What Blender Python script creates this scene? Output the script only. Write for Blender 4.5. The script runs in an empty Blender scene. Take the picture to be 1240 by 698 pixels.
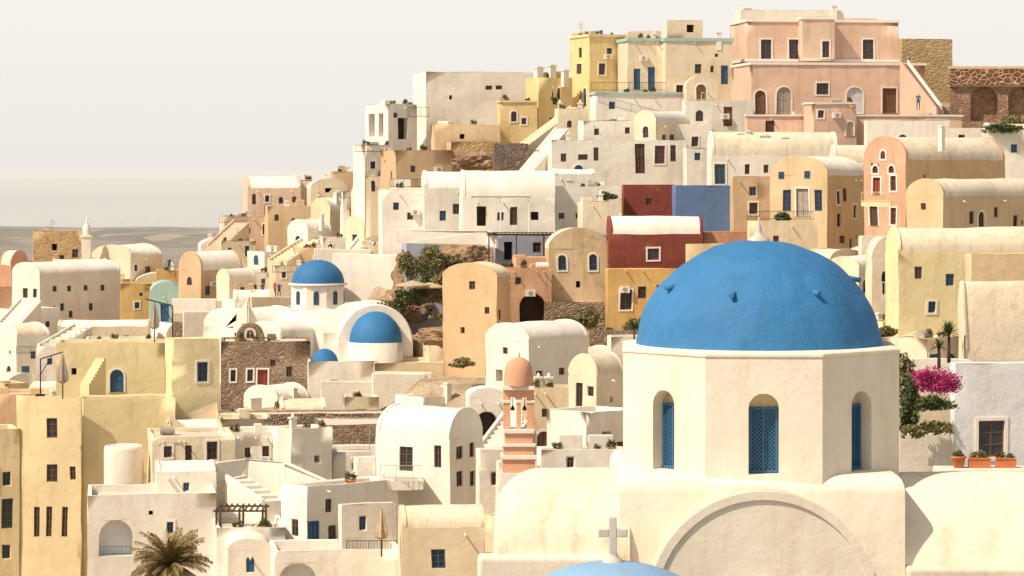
import bpy, math, random, bmesh
import numpy as np
from math import sin, cos, radians, pi
from mathutils import Vector, Matrix, noise
from mathutils.bvhtree import BVHTree
sc=bpy.context.scene
COL=sc.collection
F=3500.0; H=110.0; HY=205.0
RND=random.Random(7)
def X_(px,d): return (px-620)/F*d
def Z_(py,d): return H-(py-HY)/F*d
def P(px,py,d): return Vector((X_(px,d),d,Z_(py,d)))
GP=[]; FP=[]

# ---------------------------------------------------------------- materials
MATS={}
def nt(name):
    m=bpy.data.materials.new(name); m.use_nodes=True
    t=m.node_tree; b=t.nodes['Principled BSDF']
    return m,t,b
def N(t,ty,**k):
    n=t.nodes.new(ty)
    for a,v in k.items(): setattr(n,a,v)
    return n
def mixc(t,fac,a,b,mode='MIX'):
    n=t.nodes.new('ShaderNodeMix'); n.data_type='RGBA'; n.blend_type=mode
    for s,v in ((n.inputs[0],fac),(n.inputs[6],a),(n.inputs[7],b)):
        if hasattr(v,'is_linked'): t.links.new(v,s)
        elif isinstance(v,(int,float)): s.default_value=v
        else: s.default_value=(v[0],v[1],v[2],1)
    return n.outputs[2]
def ramp(t,src,a,b,hi=1.0):
    n=t.nodes.new('ShaderNodeMapRange'); n.inputs[1].default_value=a; n.inputs[2].default_value=b; n.inputs[4].default_value=hi
    t.links.new(src,n.inputs[0]); return n.outputs[0]
def noi(t,vec,scale,detail=4,rough=.55):
    n=N(t,'ShaderNodeTexNoise'); n.inputs['Scale'].default_value=scale; n.inputs['Detail'].default_value=detail; n.inputs['Roughness'].default_value=rough
    t.links.new(vec,n.inputs['Vector']); return n.outputs[0]
def mapping(t,vec,s):
    n=N(t,'ShaderNodeMapping'); n.inputs['Scale'].default_value=s; t.links.new(vec,n.inputs[0]); return n.outputs[0]
def plaster(name,c,dirt=.5,bump=.35,rough=.9,spot=None,peel=None):
    m,t,b=nt(name)
    g=N(t,'ShaderNodeNewGeometry').outputs['Position']
    oi=N(t,'ShaderNodeObjectInfo')
    n1=noi(t,g,.3,5); n2=noi(t,mapping(t,g,(1.6,1.6,.2)),.9,5,.7); n3=noi(t,g,1.4,6,.75)
    col=mixc(t,ramp(t,n1,.35,.68),[x*.89 for x in c],[min(.89,x*1.05) for x in c])
    dk=(c[0]*.70,c[1]*.61,c[2]*.49)
    col=mixc(t,ramp(t,n2,.50,.76,dirt),col,dk)
    col=mixc(t,ramp(t,n3,.56,.74,dirt*.8),col,spot or dk)
    if peel: col=mixc(t,ramp(t,noi(t,g,.8,6,.7),.58,.63,.75),col,peel)
    mr=t.nodes.new('ShaderNodeMapRange'); mr.inputs[3].default_value=.91; mr.inputs[4].default_value=1.05
    t.links.new(oi.outputs['Random'],mr.inputs[0])
    hs=t.nodes.new('ShaderNodeHueSaturation'); t.links.new(mr.outputs[0],hs.inputs['Value']); t.links.new(col,hs.inputs['Color'])
    t.links.new(hs.outputs[0],b.inputs['Base Color'])
    b.inputs['Roughness'].default_value=rough; b.inputs['Specular IOR Level'].default_value=.2
    bm=N(t,'ShaderNodeBump'); bm.inputs['Strength'].default_value=bump; bm.inputs['Distance'].default_value=.14
    ad=t.nodes.new('ShaderNodeMath'); ad.operation='ADD'
    t.links.new(noi(t,g,1.1,3),ad.inputs[0])
    mm=t.nodes.new('ShaderNodeMath'); mm.operation='MULTIPLY'; mm.inputs[1].default_value=.25
    t.links.new(noi(t,g,9,4),mm.inputs[0]); t.links.new(mm.outputs[0],ad.inputs[1])
    t.links.new(ad.outputs[0],bm.inputs['Height']); t.links.new(bm.outputs[0],b.inputs['Normal'])
    return m
def stone(name,c1,c2,mort,scale=2.2,bump=.8,patch=.7):
    m,t,b=nt(name)
    g=N(t,'ShaderNodeNewGeometry').outputs['Position']
    gm=mapping(t,g,(1,1,1.5))
    v=N(t,'ShaderNodeTexVoronoi'); v.inputs['Scale'].default_value=scale; t.links.new(gm,v.inputs['Vector'])
    e=N(t,'ShaderNodeTexVoronoi'); e.feature='DISTANCE_TO_EDGE'; e.inputs['Scale'].default_value=scale; t.links.new(gm,e.inputs['Vector'])
    sep=t.nodes.new('ShaderNodeSeparateColor'); t.links.new(v.outputs['Color'],sep.inputs[0])
    col=mixc(t,sep.outputs[0],c1,c2)
    col=mixc(t,ramp(t,noi(t,g,1.0,5),.4,.7),col,[x*.6 for x in c1])
    col=mixc(t,ramp(t,e.outputs['Distance'],.09,.02),col,mort)
    col=mixc(t,ramp(t,noi(t,g,.5,5),.55,.66,patch),col,mort)
    t.links.new(col,b.inputs['Base Color']); b.inputs['Roughness'].default_value=.95
    bm=N(t,'ShaderNodeBump'); bm.inputs['Strength'].default_value=bump; bm.inputs['Distance'].default_value=.15
    t.links.new(ramp(t,e.outputs['Distance'],0,.15),bm.inputs['Height']); t.links.new(bm.outputs[0],b.inputs['Normal'])
    return m
def simple(name,c,rough=.6,metal=0,var=.15,scale=3):
    m,t,b=nt(name)
    g=N(t,'ShaderNodeNewGeometry').outputs['Position']
    col=mixc(t,ramp(t,noi(t,g,scale,4),.3,.7),[x*(1-var) for x in c],[min(1,x*(1+var)) for x in c])
    t.links.new(col,b.inputs['Base Color']); b.inputs['Roughness'].default_value=rough; b.inputs['Metallic'].default_value=metal
    return m
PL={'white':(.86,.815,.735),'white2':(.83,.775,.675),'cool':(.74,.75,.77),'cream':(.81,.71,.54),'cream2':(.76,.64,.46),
 'tan':(.71,.55,.35),'tan2':(.65,.48,.31),'yellow':(.81,.64,.33),'palyellow':(.84,.72,.44),'beige':(.80,.67,.42),'pink':(.76,.54,.42),'pinktan':(.71,.54,.43),
 'orange':(.75,.53,.32),'orange2':(.67,.42,.27),'rust':(.53,.29,.19),'darkred':(.25,.07,.052),'ochre':(.67,.44,.18),'salmonf':(.68,.43,.30),
 'bluewall':(.14,.22,.40),'teal':(.45,.62,.57),'grey':(.5,.47,.43),'peri':(.42,.45,.58)}
WORDS={'white':'white','white2':'off-white','cool':'white','cream':'cream','cream2':'cream','tan':'sandy tan','tan2':'tan','yellow':'yellow','palyellow':'pale yellow','beige':'beige',
 'pink':'salmon pink','pinktan':'dusty pink','orange':'apricot orange','orange2':'burnt orange','rust':'rust red','darkred':'dark red','ochre':'ochre','bluewall':'blue','teal':'pale turquoise','grey':'grey','peri':'dusty blue',
 'rubble':'brown rubble stone','darkstone':'dark lava stone','redstone':'red-brown stone','ochrestone':'ochre stone'}
def M(k):
    if k in MATS: return MATS[k]
    if k in ('orange2','rust','ochre','darkred','salmonf'): m=plaster('plaster_'+k,PL[k],dirt=.8,peel=[x*.5+.24 for x in PL[k]] if k!='darkred' else (.36,.16,.11))
    elif k in PL: m=plaster('plaster_'+k,PL[k],dirt=.48 if k in('white','white2','cool') else .6)
    elif k=='weath': m=plaster('plaster_weathered',(.68,.54,.34),dirt=.95,spot=(.36,.26,.17),peel=(.43,.34,.24))
    elif k=='roofw': m=plaster('roof_white',(.87,.83,.76),dirt=.5,spot=(.58,.50,.38))
    elif k=='roofd': m=plaster('roof_stained',(.80,.72,.57),dirt=.9,spot=(.46,.38,.28))
    elif k=='deck': m=plaster('roof_deck',(.70,.63,.54),dirt=.6)
    elif k=='church': m=plaster('church_plaster',(.85,.78,.66),dirt=.42,bump=.28,spot=(.62,.51,.37))
    elif k=='churchs': m=plaster('church_side_plaster',(.82,.74,.61),dirt=.7,bump=.35,spot=(.60,.50,.37))
    elif k=='churchd': m=plaster('church_roof_plaster',(.81,.72,.57),dirt=.95,bump=.45,spot=(.46,.36,.24))
    elif k=='crossg': m=plaster('weathered_grey_marble',(.60,.57,.51),dirt=.9,bump=.3,spot=(.32,.29,.25))
    elif k=='domeblue': m=plaster('dome_blue_paint',(.045,.19,.42),dirt=.4,bump=.5,rough=.65,spot=(.08,.25,.47))
    elif k=='domepale': m=plaster('dome_pale_paint',(.25,.43,.66),dirt=.35,bump=.2,rough=.6,spot=(.5,.6,.7))
    elif k=='rubble': m=stone('stone_rubble',(.36,.25,.17),(.22,.15,.10),(.44,.34,.24))
    elif k=='darkstone': m=stone('stone_dark',(.16,.12,.10),(.28,.2,.15),(.34,.28,.22),2.6)
    elif k=='redstone': m=stone('stone_red',(.44,.24,.15),(.24,.14,.10),(.60,.43,.29),2.8)
    elif k=='lattice': m=stone('pierced_lattice',(.20,.08,.05),(.25,.11,.07),(.68,.50,.34),1.6,.6,0)
    elif k=='ochrestone': m=stone('stone_ochre',(.58,.41,.20),(.50,.34,.17),(.60,.44,.26),1.6,.4)
    elif k=='glass':
        m,t,b=nt('window_glass'); b.inputs['Base Color'].default_value=(.03,.035,.045,1); b.inputs['Roughness'].default_value=.12
    elif k=='dark': m=simple('dark_interior',(.045,.03,.02),.9)
    elif k=='brown': m=simple('wood_brown',(.17,.08,.04),.6)
    elif k=='blue': m=simple('paint_blue',(.035,.11,.24),.5)
    elif k=='sky': m=simple('paint_light_blue',(.03,.135,.27),.5)
    elif k=='navy': m=simple('paint_navy',(.012,.045,.10),.6)
    elif k=='red': m=simple('paint_red',(.28,.05,.03),.6)
    elif k=='lite': m=simple('paint_white',(.82,.77,.70),.5,var=.05)
    elif k=='greyw': m=simple('wood_grey',(.38,.33,.27),.7)
    elif k=='green': m=simple('paint_green',(.05,.12,.09),.6)
    elif k=='iron': m=simple('black_iron',(.02,.02,.022),.5)
    elif k=='wood': m=simple('wood_dark',(.09,.05,.03),.7)
    elif k=='canvas': m=simple('canvas_cream',(.50,.39,.25),.9)
    elif k=='canvasg': m=simple('canvas_grey',(.34,.29,.24),.9)
    elif k=='terra': m=simple('terracotta',(.60,.20,.07),.8)
    elif k=='skin': m=simple('skin',(.45,.25,.16),.6)
    elif k=='cl_dark': m=simple('cloth_dark',(.03,.035,.06),.9)
    elif k=='cl_white': m=simple('cloth_white',(.7,.68,.65),.9)
    elif k=='cl_red': m=simple('cloth_red',(.45,.05,.04),.9)
    elif k=='cl_blue': m=simple('cloth_blue',(.05,.12,.3),.9)
    elif k=='hair': m=simple('hair_dark',(.04,.025,.015),.8)
    else: raise KeyError(k)
    MATS[k]=m; return m

# ---------------------------------------------------------------- mesh builder
class MB:
    def __init__(s): s.v=[];s.f=[];s.m=[];s.s=[]
    def poly(s,pts,mi=0,sm=False):
        i=len(s.v); s.v+= [tuple(p) for p in pts]; s.f.append(list(range(i,i+len(pts)))); s.m.append(mi); s.s.append(sm)
    def box(s,a,b,mi=0,fn=None):
        x0,y0,z0=a;x1,y1,z1=b
        c=[(x0,y0,z0),(x1,y0,z0),(x1,y1,z0),(x0,y1,z0),(x0,y0,z1),(x1,y0,z1),(x1,y1,z1),(x0,y1,z1)]
        if fn: c=[fn(*p) for p in c]
        for q in ((0,3,2,1),(4,5,6,7),(0,1,5,4),(1,2,6,5),(2,3,7,6),(3,0,4,7)): s.poly([c[k] for k in q],mi)
    def tube(s,p,q,r,mi=0,n=6,r2=None):
        p=Vector(p);q=Vector(q);d=(q-p)
        if d.length<1e-6:return
        a=d.orthogonal().normalized(); b=d.normalized().cross(a); r2=r if r2 is None else r2
        A=[p+(a*cos(2*pi*i/n)+b*sin(2*pi*i/n))*r for i in range(n)]
        Bq=[q+(a*cos(2*pi*i/n)+b*sin(2*pi*i/n))*r2 for i in range(n)]
        for i in range(n):
            j=(i+1)%n; s.poly([A[i],A[j],Bq[j],Bq[i]],mi,True)
        s.poly(A[::-1],mi); 
        if r2>1e-4: s.poly(Bq,mi)
    def lathe(s,prof,n=24,mi=0,c=(0,0,0),sm=True,a0=0,a1=2*pi):
        for i in range(n):
            t0=a0+(a1-a0)*i/n;t1=a0+(a1-a0)*(i+1)/n
            for (r0,z0),(r1,z1) in zip(prof,prof[1:]):
                q=[]
                for r,z,t in ((r0,z0,t0),(r0,z0,t1),(r1,z1,t1),(r1,z1,t0)):
                    p=(c[0]+r*cos(t),c[1]+r*sin(t),c[2]+z)
                    if not q or (Vector(p)-Vector(q[-1])).length>1e-5: q.append(p)
                if (Vector(q[0])-Vector(q[-1])).length<1e-5: q.pop()
                if len(q)>2: s.poly(q,mi,sm)
    def obj(s,name,mats,parent=None,loc=(0,0,0),rot=0,bevel=0,merge=True,seg=2,jit=None):
        me=bpy.data.meshes.new(name)
        V=s.v
        if jit is not None:
            o=Vector((jit,jit*.7,jit*1.3)); V=[]
            for p in s.v:
                q=Vector(p); V.append(tuple(q+noise.noise_vector(q*.42+o)*.085))
        me.from_pydata(V,[],s.f)
        for m in mats: me.materials.append(M(m) if isinstance(m,str) else m)
        me.polygons.foreach_set('material_index',s.m); me.polygons.foreach_set('use_smooth',s.s)
        if merge:
            bm=bmesh.new(); bm.from_mesh(me); bmesh.ops.remove_doubles(bm,verts=bm.verts,dist=.0008)
            bmesh.ops.recalc_face_normals(bm,faces=bm.faces); bm.to_mesh(me); bm.free()
        if jit is not None:
            me.polygons.foreach_set('use_smooth',[True]*len(me.polygons)); me.set_sharp_from_angle(angle=radians(32))
        o=bpy.data.objects.new(name,me); COL.objects.link(o); o.location=loc; o.rotation_euler=(0,0,rot)
        if parent: o.parent=parent
        if bevel:
            b=o.modifiers.new('bev','BEVEL'); b.width=bevel; b.segments=seg; b.limit_method='ANGLE'; b.angle_limit=radians(40)
        return o
def top(o,label,cat,group=None,kind=None):
    if label:o['label']=label
    if cat:o['category']=cat
    if group:o['group']=group
    if kind:o['kind']=kind
    return o
def empty(name,loc,rot=0):
    e=bpy.data.objects.new(name,None); COL.objects.link(e); e.location=loc; e.rotation_euler=(0,0,rot); e.empty_display_size=.5; return e

# ---------------------------------------------------------------- openings
def outline(s0,s1,z0,z1,arch,n=10):
    if not arch: return [(s0,z0),(s1,z0),(s1,z1),(s0,z1)]
    r=(s1-s0)/2; rz=min(r,(z1-z0)*.6); c=(s0+s1)/2
    pts=[(s0,z0),(s1,z0)]
    for i in range(n+1):
        a=pi*i/n; pts.append((c+r*cos(a),z1-rz+rz*sin(a)))
    return pts
def ringpoly(mb,fn,o,i_,k0,k1,mi):
    n=len(o)
    for a in range(n):
        b=(a+1)%n
        mb.poly([fn(*o[a],k0),fn(*o[b],k0),fn(*i_[b],k0),fn(*i_[a],k0)],mi)
        mb.poly([fn(*i_[a],k0),fn(*i_[b],k0),fn(*i_[b],k1),fn(*i_[a],k1)],mi)
        mb.poly([fn(*o[a],k0),fn(*o[b],k0),fn(*o[b],k1),fn(*o[a],k1)],mi)
def opening(parent,fn,s0,s1,z0,z1,kind,col,proud,rev,surc='lite',jit=None):
    arch=kind in 'aAeEm'; 
    w=s1-s0;h=z1-z0
    mb=MB(); fw=min(.07,w*.12)
    e=.004
    O=outline(s0+e,s1-e,z0+e,z1-e,arch); I=outline(s0+fw,s1-fw,z0+fw,z1-fw,arch)
    kf=-.045 if proud else rev-.08; kb=-.01 if proud else rev-.005
    kp=-.02 if proud else rev-.03
    if kind in 'nm':
        mb.poly([fn(s,z,rev-.01 if not proud else -.012) for s,z in O],0)
        return mb.obj('opening',['dark' if col=='brown' else col],parent,jit=jit)
    ringpoly(mb,fn,O,I,kf,kb,1)
    if kind in 'wWaA':
        mb.poly([fn(s,z,kp) for s,z in I],0)
        c=(s0+s1)/2; t=.025
        mb.box((c-t,z0+fw,kf+.005),(c+t,z1-fw-e,kp+.005),1,lambda a,b,k:fn(a,b,k))
        nb=max(1,int(h/.55))
        for i in range(1,nb+1 if nb>1 else 2):
            zz=z0+h*i/(nb+1) if nb>1 else z0+h*.6
            mb.box((s0+fw,zz-.018,kf+.008),(s1-fw,zz+.018,kp+.004),1,lambda a,b,k:fn(a,b,k))
        nm='window'; mats=['glass',col]
    else:
        mb.poly([fn(s,z,kp) for s,z in I],1)
        if w>.7:
            c=(s0+s1)/2; mb.box((c-.012,z0+fw,kp-.006),(c+.012,z1-fw*1.5,kp-.001),0,lambda a,b,k:fn(a,b,k))
        for sx in ([(s0+fw+.06,(s0+s1)/2-.06),((s0+s1)/2+.06,s1-fw-.06)] if w>.7 else [(s0+fw+.06,s1-fw-.06)]):
            for za,zb in ((.1,.45),(.52,.82)):
                if sx[1]-sx[0]>.1: mb.box((sx[0],z0+h*za,kp-.02),(sx[1],z0+h*zb,kp-.001),1,lambda a,b,k:fn(a,b,k))
        nm='door'; mats=['dark',col]
    if kind in 'WADE':
        sw=.14
        O2=outline(s0-sw,s1+sw,z0-(sw if kind in 'WA' else 0),z1+sw,arch)
        I2=outline(s0,s1,z0,z1,arch)
        ringpoly(mb,fn,O2,I2,-.05,.02,2); mats=mats+[surc]
    return mb.obj(nm,mats,parent,jit=jit)
def wallface(mb,fn,W,zb,zt,holes,rev,mi=0,step=None):
    xs=set([0,W]+[v for h in holes for v in (h[0],h[1])]); zs=set([zb,zt]+[v for h in holes for v in (h[2],h[3])])
    if step:
        for S,a,b in ((xs,0,W),(zs,-.01,zt)):
            n=int((b-a)/step)
            for i in range(1,n+1):
                v=a+(b-a)*i/(n+1)
                if all(abs(v-q)>step*.3 for q in S) and not any((h[0] if S is xs else h[2])-.02<v<(h[1] if S is xs else h[3])+.02 for h in holes if h[4]): S.add(v)
    xs=sorted(xs);zs=sorted(zs)
    for a,b in zip(xs,xs[1:]):
        for c,d in zip(zs,zs[1:]):
            cx,cz=(a+b)/2,(c+d)/2
            if any(h[0]<cx<h[1] and h[2]<cz<h[3] for h in holes): continue
            mb.poly([fn(a,c,0),fn(b,c,0),fn(b,d,0),fn(a,d,0)],mi)
    for s0,s1,z0,z1,arch in holes:
        O=outline(s0,s1,z0,z1,arch)
        for i in range(len(O)):
            p=O[i];q=O[(i+1)%len(O)]
            mb.poly([fn(*p,0),fn(*q,0),fn(*q,rev),fn(*p,rev)],mi)
        if arch:
            A=O[2:]; 
            for p,q in zip(A,A[1:]):
                pts=[fn(*p,0),fn(*q,0)]
                if abs(q[1]-z1)>1e-4: pts.append(fn(q[0],z1,0))
                if abs(p[1]-z1)>1e-4: pts.append(fn(p[0],z1,0))
                if len(pts)>2: mb.poly(pts,mi)

HC=0
POTS=[]
def B(x0,xc,x1,yt,yb,d,th=10,c='white',roof='flat',rc=None,top_=None,g='R',dep=6,ops=(),ch=(),label=None,name='house',cat='house',par=.35,ext=7,cL=None,bands=(),bc='lite',gp=True,rev=.18,extra=True):
    global HC
    HC+=1; J=HC*3.17
    t=radians(th); uc=(xc-620)/F;u0=(x0-620)/F;u1=(x1-620)/F
    C,S=cos(t),sin(t)
    Lr=d*(u1-uc)/(C-u1*S) if x1>xc else dep
    Ll=d*(uc-u0)/(S+u0*C) if x0<xc and S+u0*C>.02 else dep
    Ll=min(Ll,22); Lr=min(Lr,40)
    zb=Z_(yb,d); h=Z_(yt,d)-zb
    root=empty(name,(uc*d,d,zb),t)
    fR=lambda s,z,k:(s,k,z); fL=lambda s,z,k:(k,s,z)
    holes={'R':[],'L':[]}; wins=[]
    for o in ops:
        face,cx,cy,w,hh,kind=o[:6]; col=o[6] if len(o)>6 else 'brown'
        def sL(px):
            u=(px-620)/F
            return d*(u-uc)/(C-u*S) if face=='R' else d*(uc-u)/(S+u*C)
        sa,sb=sorted((sL(cx-w/2),sL(cx+w/2))); sm=(sa+sb)/2
        Y=d+sm*(S if face=='R' else C)
        za=Z_(cy+hh/2,Y)-zb; zc=Z_(cy-hh/2,Y)-zb
        W=Lr if face=='R' else Ll
        if sa<.08: sb+=.08-sa; sa=.08
        if sb>W-.08: sb=W-.08
        if sb-sa<.15: continue
        pr= zc>h-.12 or any(not(sb<q[0]-.02 or sa>q[1]+.02 or zc<q[2]-.02 or za>q[3]+.02) for q in holes[face])
        rv=1.0 if kind in 'nm' else rev
        if not pr: holes[face].append((sa,sb,za,zc,kind in 'aAeEm',rv))
        wins.append((face,sa,sb,za,zc,kind,col,pr,rv))
    if extra and name=='house' and d>120:
        for face,W in (('R',Lr),('L',Ll)):
            if face=='L' and not(xc-x0>14): continue
            occ=[(q[1],q[2],q[3],q[4]) for q in wins if q[0]==face]
            k=int(W*max(0,h)/8.5)-len(occ); k=min(k,6); tr=0
            while k>0 and tr<18:
                tr+=1
                ww,hw=RND.choice([(.6,.8),(.7,1.0),(.35,.35),(.8,1.1),(.9,1.95),(.9,1.95)]); kk=RND.choice('wwwaWn') if hw<1.5 else RND.choice('dEd')
                sa=RND.uniform(.5,max(.6,W-.5-ww)); za=RND.uniform(.6,max(.7,h-hw-.9)) if hw<1.5 else .15
                if sa+ww>W-.3 or za+hw>h-.5: continue
                if any(not(sa+ww+.5<q[0] or sa>q[1]+.5 or za+hw+.4<q[2] or za>q[3]+.4) for q in occ): continue
                if kk=='n' and ww>.4: kk='w'
                rv=.5 if kk=='n' else rev
                occ.append((sa,sa+ww,za,za+hw)); holes[face].append((sa,sa+ww,za,za+hw,kk in 'aAeEm',rv))
                wins.append((face,sa,sa+ww,za,za+hw,kk,RND.choice(['brown','blue','brown','wood','sky']),False,rv)); k-=1
    mb=MB(); cl=1 if cL else 0; stp=1.3 if d<235 else 2.2
    big=any(w_[5]=='m' for w_ in wins)
    for face,fn,W,mi in (('R',fR,Lr,0),('L',fL,Ll,cl)):
        hs=holes[face]
        wallface(mb,fn,W,-ext,h,[q[:5] for q in hs],.18,mi,stp)
        for q in hs:
            if q[5]>.2:
                O=outline(*q[:5])
                for i in range(len(O)):
                    p=O[i];r=O[(i+1)%len(O)]
                    mb.poly([fn(*p,.18),fn(*r,.18),fn(*r,q[5]),fn(*p,q[5])],mi)
    mb.poly([(0,Ll,-ext),(Lr,Ll,-ext),(Lr,Ll,h),(0,Ll,h)]); mb.poly([(Lr,0,-ext),(Lr,Ll,-ext),(Lr,Ll,h),(Lr,0,h)])
    tk=min(.25,Lr*.2,Ll*.2); rcol=rc
    rb=MB()
    if roof=='flat':
        o=[(0,0),(Lr,0),(Lr,Ll),(0,Ll)]; i_=[(tk,tk),(Lr-tk,tk),(Lr-tk,Ll-tk),(tk,Ll-tk)]
        for a in range(4):
            b=(a+1)%4; ns=max(1,int(((o[a][0]-o[b][0])**2+(o[a][1]-o[b][1])**2)**.5/stp))
            lp=lambda p,q,f:(p[0]+(q[0]-p[0])*f,p[1]+(q[1]-p[1])*f)
            for q in range(ns):
                f0,f1=q/ns,(q+1)/ns; oa,ob,ia,ib=lp(o[a],o[b],f0),lp(o[a],o[b],f1),lp(i_[a],i_[b],f0),lp(i_[a],i_[b],f1)
                mb.poly([(*oa,h),(*ob,h),(*ib,h),(*ia,h)]); mb.poly([(*ia,h),(*ib,h),(*ib,h-par),(*ia,h-par)])
        rb.poly([(tk*.5,tk*.5,h-par+.004),(Lr-tk*.5,tk*.5,h-par+.004),(Lr-tk*.5,Ll-tk*.5,h-par+.004),(tk*.5,Ll-tk*.5,h-par+.004)])
        rcol=rcol or 'deck'
    elif roof=='vault':
        W,D=(Lr,Ll) if g=='R' else (Ll,Lr)
        if g=='R': fv=lambda a,b,z:(a,b,z); Y=d+W/2*S
        else: fv=lambda a,b,z:(b,a,z); Y=d+W/2*C
        rise=(Z_(top_,Y)-zb-h) if top_ is not None else W*.38
        rise=max(.3,rise); n=16
        arc=lambda off:[(W/2-(W/2+off)*cos(pi*i/n),h+(rise+off)*sin(pi*i/n)) for i in range(n+1)]
        A=arc(0); G=arc(.07)
        e=.22; ns=max(3,int(D/1.2)); 
        for j in range(ns):
            b0=e+(D-2*e)*j/ns; b1=e+(D-2*e)*(j+1)/ns
            for (p,q) in zip(A,A[1:]): rb.poly([fv(p[0],b0,p[1]),fv(q[0],b0,q[1]),fv(q[0],b1,q[1]),fv(p[0],b1,p[1])],0,True)
        gi=0 if g=='R' else cl
        G[0]=(0,h);G[-1]=(W,h)
        for b0,b1 in ((0,e+.05),(D-e-.05,D)):
            for bb in (b0,b1):
                for (p,q) in zip(G,G[1:]): mb.poly([fv(W/2,bb,h),fv(p[0],bb,p[1]),fv(q[0],bb,q[1])],gi)
            for (p,q) in zip(G,G[1:]): mb.poly([fv(p[0],b0,p[1]),fv(q[0],b0,q[1]),fv(q[0],b1,q[1]),fv(p[0],b1,p[1])],gi)
        rcol=rcol or RND.choice(['roofw','roofw','roofd'])
    mats=[c]+([cL] if cL else [])
    mb.obj('wall',mats,root,bevel=0 if d>265 else .04 if big else .10,jit=J)
    ro=rb.obj('roof',[rcol],root,jit=J) if rb.f else None
    for (face,sa,sb,za,zc,kind,col,pr,rv) in wins:
        opening(root,fR if face=='R' else fL,sa,sb,za,zc,kind,col,pr,rv if not pr else .2,jit=J)
    for y,hp in bands:
        bm_=MB(); za=Z_(y+hp/2,d)-zb; zc=Z_(y-hp/2,d)-zb; p=.12
        bm_.box((-p,-p,za),(Lr+p,-.03,zc)); bm_.box((-p,-.029,za),(-.03,Ll+p,zc)); bm_.obj('cornice',[bc],root)
    for (px,py,w,hp) in ch:
        Y=d+Ll*.35+.3; s=w/F*Y/2; x=(X_(px,Y)); zz=Z_(py,Y)-zb; hm=hp/F*Y
        p=Matrix.Rotation(-t,3,'Z')@Vector((x-uc*d,Y-d,0))
        cb=MB(); cb.box((p.x-s,p.y-s,zz-hm-1.2),(p.x+s,p.y+s,zz-s*.7)); cb.box((p.x-s*1.25,p.y-s*1.25,zz-s*.7+.002),(p.x+s*1.25,p.y+s*1.25,zz-s*.35))
        cb.box((p.x-s*.6,p.y-s*.6,zz-s*.35+.002),(p.x+s*.6,p.y+s*.6,zz))
        cb.obj('chimney',['white'],root)
    if extra and name=='house' and Lr>2.5:
        if roof=='flat' and Ll>2:
            for _ in range(RND.choice([0,1,1,2,3])):
                kx=RND.uniform(.12,.85)*Lr; ky=RND.uniform(.2,.85)*Ll; q=MB(); r=RND.random(); zf=h-par
                if r<.3:
                    s=RND.uniform(.25,.5); q.box((kx-s,ky-s,zf),(kx+s,ky+s,h+RND.uniform(.2,.6))); q.obj('roof_hatch',[c],root,bevel=.05)
                elif r<.42:
                    q.tube((kx,ky,zf),(kx,ky,h+1.5),.03); 
                    for i in range(4): q.tube((kx-.45+i*.06,ky,h+.9+i*.18),(kx+.45-i*.06,ky,h+.9+i*.18),.015)
                    q.obj('antenna',['greyw'],root,merge=False)
                elif r<.55:
                    q.tube((kx-.5,ky,h+.1),(kx+.5,ky,h+.1),.3,n=12); q.box((kx-.45,ky-.25,zf),(kx-.35,ky+.25,h-.1)); q.box((kx+.35,ky-.25,zf),(kx+.45,ky+.25,h-.1)); q.obj('water_tank',[RND.choice(['lite','greyw'])],root,merge=False)
                elif r<.8:
                    w2=RND.uniform(.8,1.8); q.box((kx-w2/2,ky,zf),(kx+w2/2,ky+.22,h+RND.uniform(.3,.9))); q.obj('roof_wall',[c],root,bevel=.06)
                else:
                    s=.2; q.box((kx-s,ky-s,zf),(kx+s,ky+s,h+.55)); q.box((kx-s*1.4,ky-s*1.4,h+.552),(kx+s*1.4,ky+s*1.4,h+.66)); q.lathe([(s*.7,h+.662),(s*.5,h+.85),(0,h+.95)],8,0,(kx,ky,0)); q.obj('chimney',['white'],root)
            if RND.random()<.5:
                for _ in range(RND.randint(1,3)):
                    v=Matrix.Rotation(t,3,'Z')@Vector((RND.uniform(.1,.9)*Lr,tk+.3,0)); POTS.append((uc*d+v.x,d+v.y,zb+h-par))
        if RND.random()<.7:
            for i in range(RND.randint(1,3)):
                sx=Lr*RND.uniform(.1,.9); q=MB(); q.tube((sx,.08,h-par-.02),(sx,-.38,h-par-.1),.06,n=8); q.obj('spout',[c if roof=='flat' else 'white'],root)
        if RND.random()<.12 and h>2.4:
            sx=Lr*RND.uniform(.1,.8); q=MB(); z=RND.uniform(.8,h-1.2); q.box((sx,-.38,z),(sx+.8,-.06,z+.55)); q.tube((sx+.4,-.385,z+.27),(sx+.4,-.40,z+.27),.2,1,12); q.obj('air_conditioner',['lite','greyw'],root)
    if not label:
        nw=len([1 for o in ops]); 
        rt={'flat':'flat-roofed','vault':'barrel-vaulted','none':''}[roof]
        ws=WORDS.get(c,'weathered tan'); 
        ex=('with %s framed openings'%({1:'one',2:'two',3:'three'}.get(nw,'several')) if nw else 'with plain plastered walls')
        label=f"{ws} {rt} house {ex}"
    top(root,label,cat)
    FP.append((uc*d,d,t,Lr,Ll))
    if gp:
        for a,b in ((0,0),(Lr,0),(0,Ll),(Lr,Ll),(Lr/2,Ll/2)):
            w=Matrix.Rotation(t,3,'Z')@Vector((a,b,0)); GP.append((w.x+uc*d,w.y+d,zb))
    return root

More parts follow.
